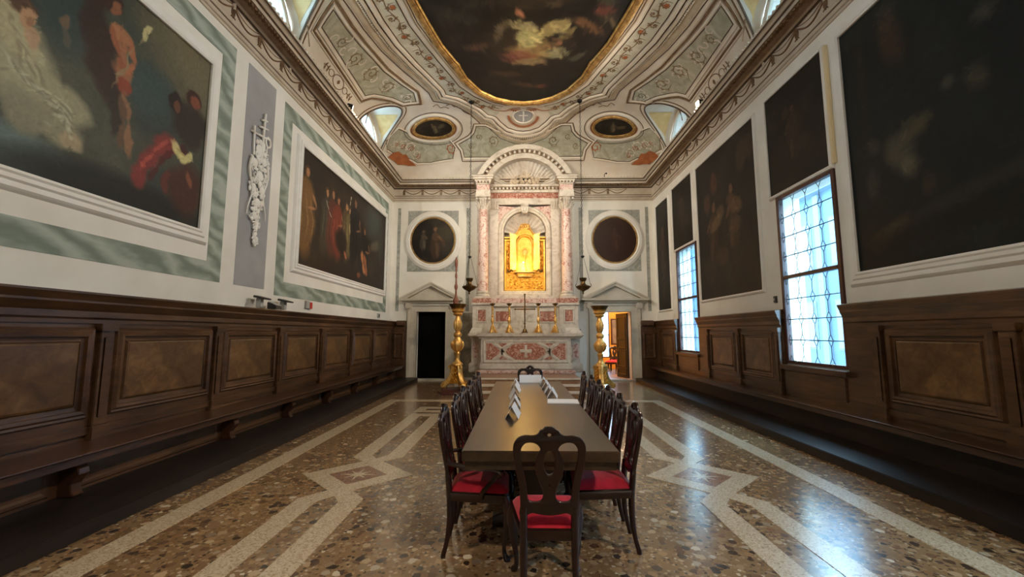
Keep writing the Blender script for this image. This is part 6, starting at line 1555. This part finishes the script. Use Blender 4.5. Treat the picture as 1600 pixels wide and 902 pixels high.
# ------------------------------------------------------------------ table
TX0, TX1, TY0, TY1, TZ = -0.50, 0.58, 2.94, 7.10, 0.80; tcx = (TX0+TX1)/2; tcy = (TY0+TY1)/2
tab = empty('conference_table', (tcx, tcy, 0)); tag(tab, 'long dark wooden table with a thick worn edge down the middle of the hall', 'table')
hx, hy = (TX1-TX0)/2, (TY1-TY0)/2
MB().box(-hx, hx, -hy, hy, TZ-0.075, TZ).build('tabletop', M['table_wood'], tab, bevel=0.006)
for (a, b, c, d) in ((-hx+0.02, hx-0.02, -hy+0.02, -hy+0.06), (-hx+0.02, hx-0.02, hy-0.06, hy-0.02), (-hx+0.02, -hx+0.06, -hy+0.06, hy-0.06), (hx-0.06, hx-0.02, -hy+0.06, hy-0.06)):
    MB().box(a, b, c, d, TZ-0.13, TZ-0.0755).build('apron', M['table_wood'], tab)
for y in (-hy+0.75, 0.0, hy-0.75):
    prof = [(-0.36,0.0),(0.36,0.0),(0.36,0.07),(0.28,0.10),(0.16,0.16),(0.12,0.28),(0.16,0.40),(0.24,0.52),(0.34,0.60),(0.36,TZ-0.13),(-0.36,TZ-0.13),(-0.34,0.60),(-0.24,0.52),(-0.16,0.40),(-0.12,0.28),(-0.16,0.16),(-0.28,0.10),(-0.36,0.07)]
    me = curve_mesh('trestle', [prof], 0.10, 0.01, lambda a, b, c: (a, y+c, b)); new_obj('trestle', me, M['chair_wood'], tab)
MB().box(-0.05, 0.05, -hy+0.75, hy-0.75, 0.20, 0.30).build('stretcher', M['chair_wood'], tab, bevel=0.008)

# ------------------------------------------------------------------ chairs (face +y, backrest at -y)
def sym(half): return half + [(-x, z) for x, z in half[::-1] if abs(x) > 1e-6]
outer = sym(resample([(0.0,1.082),(0.022,1.080),(0.034,1.066),(0.050,1.060),(0.058,1.044),(0.072,1.034),(0.10,1.028),(0.14,1.030),(0.175,1.018),(0.198,0.99),(0.206,0.955),(0.202,0.90),(0.188,0.82),(0.173,0.74),(0.165,0.66),(0.164,0.60),(0.168,0.555),(0.13,0.560),(0.10,0.572),(0.05,0.562),(0.0,0.558)], 0.02))
loop_r = resample([(0.045,0.955),(0.065,0.985),(0.105,1.000),(0.145,0.993),(0.168,0.965),(0.174,0.935),(0.168,0.88),(0.154,0.80),(0.141,0.73),(0.134,0.67),(0.131,0.645),(0.114,0.630),(0.075,0.626),(0.042,0.638),(0.030,0.665),(0.032,0.70),(0.048,0.745),(0.068,0.79),(0.076,0.845),(0.068,0.90),(0.052,0.935)], 0.02, closed=True)
loop_l = [(-x, z) for x, z in loop_r]
eye = ellipse(0, 0.872, 0.040, 0.080, 24); eye2 = ellipse(0, 0.732, 0.013, 0.018, 14); eye3 = ellipse(0, 1.038, 0.018, 0.017, 14)
def back_y(z, x): return -0.205-0.02*math.sin((z-0.48)*5.0)-0.16*max(0, z-0.48)**1.35-0.35*x*x*0
CHX = 1.0
back_me = curve_mesh('backrest', [outer, loop_r, loop_l, eye, eye2, eye3], 0.030, 0.007, lambda a, b, c: (a*CHX, back_y(b, a)+c, b), smooth=True)
mb = MB()
for k in range(7):
    a = math.radians(-75+25*k); mb.ball((0.034*math.sin(a), back_y(1.04, 0)+0.010, 1.038+0.032*math.cos(a)), 0.013, 0.018, 0.016, 7, 5)
crest_me = mb.mesh('crest_shell', smooth=True)
def rrect(w0, w1, d0, d1, r=0.05, n=6):
    # trapezoid seat plan with rounded corners: w0 back half width, w1 front half width
    P = [(-w0, d0), (w0, d0), (w1, d1), (-w1, d1)]; out = []
    for i in range(4):
        p = Vector(P[i]); a = (Vector(P[i-1])-p).normalized(); b = (Vector(P[(i+1) % 4])-p).normalized(); rr_ = r if i >= 2 else r*0.5
        for k in range(n+1):
            t_ = k/n; q = p+a*rr_*(1-t_)**2+b*rr_*t_**2; out.append((q.x, q.y))
    return out
sp = resample(rrect(0.168, 0.240, -0.215, 0.235, 0.06), 0.04, closed=True, smooth=False)
mb = MB(); n = len(sp); prof = [(0.0,0.400),(0.0,0.407),(0.004,0.450),(0.010,0.462),(-0.004,0.470)]
vs = []; rings_ = [offset_poly(ccw(sp), d) for d, z in prof]
for (d, z), rg in zip(prof, rings_):
    for i, p in enumerate(rg):
        zz = z-0.02*max(0, math.cos(p[0]*9)) if z < 0.41 and p[1] > 0.2 else z
        vs.append((p[0], p[1], zz))
inn = offset_poly(ccw(sp), -0.03)
vs += [(p[0], p[1], 0.470) for p in inn]+[(p[0], p[1], 0.405) for p in inn]
k_ = len(prof)+2
mb.add(vs, [(q*n+i, q*n+(i+1) % n, (q+1)*n+(i+1) % n, (q+1)*n+i) for q in range(k_-1) for i in range(n)]+[((k_-1)*n+i, (k_-1)*n+(i+1) % n, (i+1) % n, i) for i in range(n)])
rail_me = mb.mesh('seat_rail', smooth=True)
mb = MB(); vs = []; base = ccw(sp); cxs = (0, 0.01); R_n = 9
for j in range(R_n+1):
    f_ = j/R_n; hgt = 0.452+0.052*(1-(1-0.97*(1-f_))**6 if f_ > 0 else 1)*1.0
    hgt = 0.464+0.066*(1-f_**6)
    for p in base: vs.append((cxs[0]+(p[0]-cxs[0])*(0.02+0.96*f_), cxs[1]+(p[1]-cxs[1])*(0.02+0.96*f_), hgt))
mb.add(vs, [(j*n+i, (j+1)*n+i, (j+1)*n+(i+1) % n, j*n+(i+1) % n) for j in range(R_n) for i in range(n)]+[tuple(range(n))])
seat_me = mb.mesh('seat', smooth=True)
def leg_mesh(pts, rr_): 
    mb = MB(); q = resample([tuple(p)+(r,) for p, r in zip(pts, rr_)] if False else pts, 0.03); 
    # interpolate radii by height
    zs_ = [p[2] for p in pts][::-1]; rs_ = rr_[::-1]
    mb.tube(q, [float(np.interp(p[2], zs_, rs_)) for p in q], 10); return mb.mesh('leg', smooth=True)
fl_me = leg_mesh([(0.206,0.198,0.465),(0.222,0.214,0.39),(0.228,0.221,0.32),(0.214,0.206,0.20),(0.198,0.190,0.10),(0.200,0.195,0.04),(0.212,0.210,0.012),(0.214,0.212,0.0)], [0.030,0.036,0.034,0.023,0.015,0.016,0.024,0.022])
bl_me = leg_mesh([(0.150,-0.224,0.60),(0.150,-0.212,0.48),(0.151,-0.204,0.36),(0.152,-0.208,0.22),(0.156,-0.225,0.10),(0.160,-0.246,0.02),(0.160,-0.248,0.0)], [0.022,0.024,0.024,0.021,0.017,0.018,0.018])
def mirror_mesh(me, nm):
    m2 = me.copy(); m2.name = nm
    for v in m2.vertices: v.co.x = -v.co.x
    m2.flip_normals(); return m2
for m_ in (rail_me, seat_me, fl_me, bl_me):
    for v_ in m_.vertices: v_.co.x *= CHX
for m_ in (back_me, crest_me, rail_me, seat_me, fl_me, bl_me):
    for v_ in m_.vertices: v_.co.z *= 0.972
fr_me = mirror_mesh(fl_me, 'leg'); br_me = mirror_mesh(bl_me, 'leg')
def make_chair(arms=False):
    o = empty('dining_chair')
    bk = new_obj('backrest', back_me, M['chair_wood'], o); new_obj('crest_shell', crest_me, M['chair_wood'], bk)
    st = new_obj('seat', seat_me, M['red_velvet'], o); st['label'] = 'crimson velvet seat'
    new_obj('seat_rail', rail_me, M['chair_wood'], o)
    for m_ in (fl_me, fr_me, bl_me, br_me): new_obj('leg', m_, M['chair_wood'], o)
    if arms:
        for s in (-1, 1):
            mb = MB(); q = resample([(s*0.158,-0.235,0.655),(s*0.205,-0.15,0.650),(s*0.240,-0.02,0.645),(s*0.258,0.10,0.642),(s*0.264,0.16,0.630),(s*0.264,0.175,0.605),(s*0.262,0.155,0.592)], 0.03); mb.tube(q, [0.014+0.009*min(1, i/10) for i in range(len(q))], 8); ar = mb.build('armrest', M['chair_wood'], o, smooth=True)
            mb = MB(); q = resample([(s*0.262,0.155,0.61),(s*0.258,0.12,0.57),(s*0.240,0.06,0.50),(s*0.228,0.03,0.46),(s*0.226,0.03,0.42)], 0.03); mb.tube(q, 0.017, 8); mb.ball((s*0.264,0.165,0.62), 0.024); mb.build('arm_support', M['chair_wood'], o, smooth=True)
    return o
proto = make_chair()
def put_chair(x, y, rz, label, o=None, group='crimson-seated chairs round the long table'):
    c = o or copy_tree(proto); c.location = (x, y, 0); c.rotation_euler = (0, 0, rz); tag(c, label, 'chair', group); return c
put_chair(0.072, 2.80, 0.0, 'carved chair with crimson seat at the near table end, back turned outward', proto)
ac = make_chair(True)
put_chair(-0.41, 3.33, -PI/2+0.03, 'carved armchair with crimson seat, first on the marbled-wall side from the near table end', ac)
put_chair(0.53, 3.41, PI/2-0.05, 'carved chair with crimson seat, first on the window side from the near table end')
put_chair(0.075, 6.90, PI, 'carved chair behind the upright card at the altar end of the table')
ords = ['second', 'third', 'fourth', 'fifth', 'sixth']
for i, (y, dx, dr) in enumerate(((3.87,0,.01),(4.41,-.01,-.01),(4.95,0,.01),(5.49,-.01,0),(6.03,-.01,-.01))):
    put_chair(-0.40+dx, y, -PI/2+dr, 'carved chair with crimson seat, %s on the marbled-wall side from the near table end' % ords[i])
for i, (y, dx, dr) in enumerate(((3.94,.05,-.01),(4.49,.06,.01),(5.05,.07,.01),(5.60,.08,-.01),(6.15,.06,.0))):
    put_chair(0.49+dx, y, PI/2+dr, 'carved chair with crimson seat, %s on the window side from the near table end' % ords[i])
# chair in the next room
for i, (x, y) in enumerate(((3.62, 17.0), (3.9, 17.9))):
    put_chair(x, y, 2.6+0.2*i, ['dark chair just inside the next room, behind the open doorway', 'dark chair farther inside the next room, behind the open doorway'][i], group='chairs in the next room')

# ------------------------------------------------------------------ cards and papers on the table
def tent(name, x, y, rz, ln, w, h, label, group=None):
    o = empty(name, (x, y, TZ), rz); tag(o, label, 'card', group)
    for s in (-1, 1):
        mb = MB(); mb.add([(s*w/2,-ln/2,0.001),(s*w/2,ln/2,0.001),(0,ln/2,h),(0,-ln/2,h),(s*(w/2-0.003),-ln/2,0.001),(s*(w/2-0.003),ln/2,0.001),(0,ln/2,h-0.004),(0,-ln/2,h-0.004)], [(0,1,2,3),(4,7,6,5),(0,3,7,4),(1,5,6,2)])
        mb.build('card_face', M['paper'], o)
    return o
for i, y in enumerate((4.16, 4.72, 5.28, 5.85, 6.42)):
    tent('name_card', -0.165+0.01*(i % 2), y, 0.08*((i % 3)-1), 0.30, 0.13, 0.115, 'white folded name card, %s from the near end in the row by the marbled-wall chairs' % (['first']+ords)[i], 'name cards on the table')
for i, y in enumerate((5.36, 5.77, 6.20, 6.68)):
    tent('name_card', 0.31-0.012*i, y, -0.10+0.05*(i % 2), 0.30, 0.13, 0.115, 'white folded name card, %s from the near end in the row by the window-side chairs' % (['first']+ords)[i], 'name cards on the table')
tent('title_card', 0.075, 6.95, PI/2, 0.36, 0.12, 0.12, 'wide white folded card facing down the table from its altar end')
pb = empty('paper_stack', (0.405, 5.0, TZ)); tag(pb, 'flat white booklet lying by the window-side edge of the table', 'paper'); pb.rotation_euler = (0, 0, -0.06)
MB().box(-0.18, 0.18, -0.14, 0.14, 0.001, 0.010).build('cover', M['paper'], pb, bevel=0.001); MB().box(-0.175, 0.175, -0.135, 0.135, 0.010, 0.013).build('top_sheet', M['paper'], pb)

# ------------------------------------------------------------------ small fittings
def uplight(y, lab):
    o = empty('picture_light', (-XW+0.14, y, 2.03)); tag(o, lab, 'lamp', 'small lamps on the wainscot ledge')
    MB().box(-0.045, 0.045, -0.04, 0.04, 0, 0.16).build('post', M['device_grey'], o, bevel=0.006)
    mb = MB(); mb.prism([(-0.06,0.17),(0.13,0.13),(0.14,0.155),(-0.05,0.205)], lambda a, b, c: (a, c, b), -0.10, 0.10); mb.build('tilted_head', M['device_dark'], o, bevel=0.004)
uplight(6.92, 'small grey lamp with tilted head on the wainscot ledge under the grey panel'); uplight(7.62, 'small grey lamp with tilted head on the wainscot ledge under the crowd painting')
o = empty('junction_box', (-XW+0.20, 7.25, 2.025)); tag(o, 'little dark box with slanted lid between the two ledge lamps', 'box'); mb = MB(); mb.prism([(-0.08,0),(0.08,0),(0.08,0.05),(-0.08,0.12)], lambda a, b, c: (a, c, b), -0.09, 0.09); mb.build('body', M['device_dark'], o, bevel=0.004); mb = MB(); mb.prism([(-0.07,0.125),(0.075,0.058),(0.075,0.065),(-0.07,0.135)], lambda a, b, c: (a, c, b), -0.08, 0.08); mb.build('lid', M['device_grey'], o)
o = empty('fire_alarm', (-XW, 8.75, 2.22)); tag(o, 'small white and red alarm unit on the wall above the wainscot', 'alarm'); MB().box(0, 0.05, -0.11, 0.03, -0.10, 0.06).build('housing', M['device_grey'], o, bevel=0.006); MB().box(0, 0.055, 0.035, 0.13, -0.10, 0.04).build('call_point', M['device_red'], o, bevel=0.006)
o = empty('wall_socket', (-XW, 13.2, 2.16)); tag(o, 'small grey box on the wall in the corner above the wainscot', 'box'); MB().box(0, 0.04, -0.09, 0.09, -0.07, 0.07).build('housing', M['device_grey'], o, bevel=0.006); MB().box(0.04, 0.045, -0.05, 0.05, -0.04, 0.04).build('cover', M['device_dark'], o)
o = empty('wall_switch', (XW, 7.72, 2.22)); tag(o, 'tiny dark switch on the white wall beside the nearer leaded window', 'switch'); MB().box(-0.03, 0, -0.04, 0.04, -0.06, 0.06).build('plate', M['device_dark'], o, bevel=0.004); MB().box(-0.045, -0.03, -0.015, 0.015, -0.02, 0.02).build('toggle', M['device_grey'], o)
mb = MB(); oo = empty('cornice_hook', (2.85, YB-0.40, 6.98)); tag(oo, 'little dark hook standing on the cornice of the altar wall', 'hook'); mb.tube([(0,0,0),(0.0,0,0.10),(0.03,0,0.14),(0.07,0,0.13)], 0.012, 6); mb.build('rod', M['iron'], oo); mb = MB(); mb.ball((0.07,0,0.145), 0.03); mb.build('tip', M['iron'], oo)
mb = MB(); oo = empty('wall_holder', (1.88, YB, 1.62)); tag(oo, 'small iron bracket on the wall beside the altar slab', 'bracket'); mb.tube([(0,0,0),(0,-0.12,0.02),(0.02,-0.16,0.10)], 0.015, 6); mb.tube([(0,-0.02,-0.02),(0.02,-0.06,-0.22),(0.05,-0.05,-0.34)], 0.012, 6); mb.build('stem', M['iron'], oo); mb = MB(); mb.lathe([(0.06,0.08),(0.08,0.12),(0.03,0.10)], c=(0.02,-0.16,0), n=12); mb.build('cup', M['iron'], oo, smooth=True)

# flood lamps standing on the cornice
def flood(sx, y, label, energy, aim, spread=1.3):
    x = sx*(XW-0.32); z = 6.985; d = Vector(aim)-Vector((x, y, z+0.12)); rz = math.atan2(d.y, d.x)
    o = empty('flood_lamp', (x, y, z), rz); tag(o, label, 'lamp', 'flood lamps on the cornice')
    mb = MB(); mb.tube([(0,-0.10,0.005),(0,-0.10,0.14),(0,0.10,0.14),(0,0.10,0.005)], 0.008, 6); mb.build('bracket', M['iron'], o)
    mb = MB(); mb.prism([(-0.06,0.06),(0.08,0.04),(0.10,0.20),(-0.03,0.20)], lambda a, b, c: (a, c, b), -0.085, 0.085); mb.build('housing', M['iron'], o, bevel=0.01)
    mb = MB(); mb.add([(0.093,-0.065,0.06),(0.093,0.065,0.06),(0.108,0.065,0.18),(0.108,-0.065,0.18)], [(0,1,2,3)]); mb.build('lens', M['lamp_glow'], o)
    dh = Vector((math.cos(rz), math.sin(rz), 0)); p = Vector((x, y, z+0.12))+dh*0.125
    light('flood_beam', 'AREA', tuple(p), energy, (1.0, 0.87, 0.70), tuple((Vector(aim)-p).to_track_quat('-Z', 'Y').to_euler()), shape='RECTANGLE', size=0.22, size_y=0.25, spread=spread)
    return o
flood(1, 9.6, 'lit flood lamp glowing warm on the cornice above the leaded windows', 120*LAMP_W, (-XW, 8.6, 3.6), 2.3)
flood(-1, 9.6, 'flood lamp seen dark from behind on the cornice above the crowd painting', 34*LAMP_W, (2.6, 14.4, 4.2), 1.2)
for sx in (-1, 1):  # extra floods out of view, added to brighten the hall
    for y, wh in ((4.4, 'midway down the hall'), (-0.6, 'near the entrance wall')):
        flood(sx, y, 'added unseen flood lamp on the cornice %s, %s side' % (wh, 'window' if sx > 0 else 'marbled wall'), (88 if y > 0 else 125)*LAMP_W*(1.0 if sx > 0 else 0.8), (-sx*1.6, 14.4, 5.0) if y > 0 else (-sx*2.6, 3.6, 0.3), 1.3 if y > 0 else 2.2)
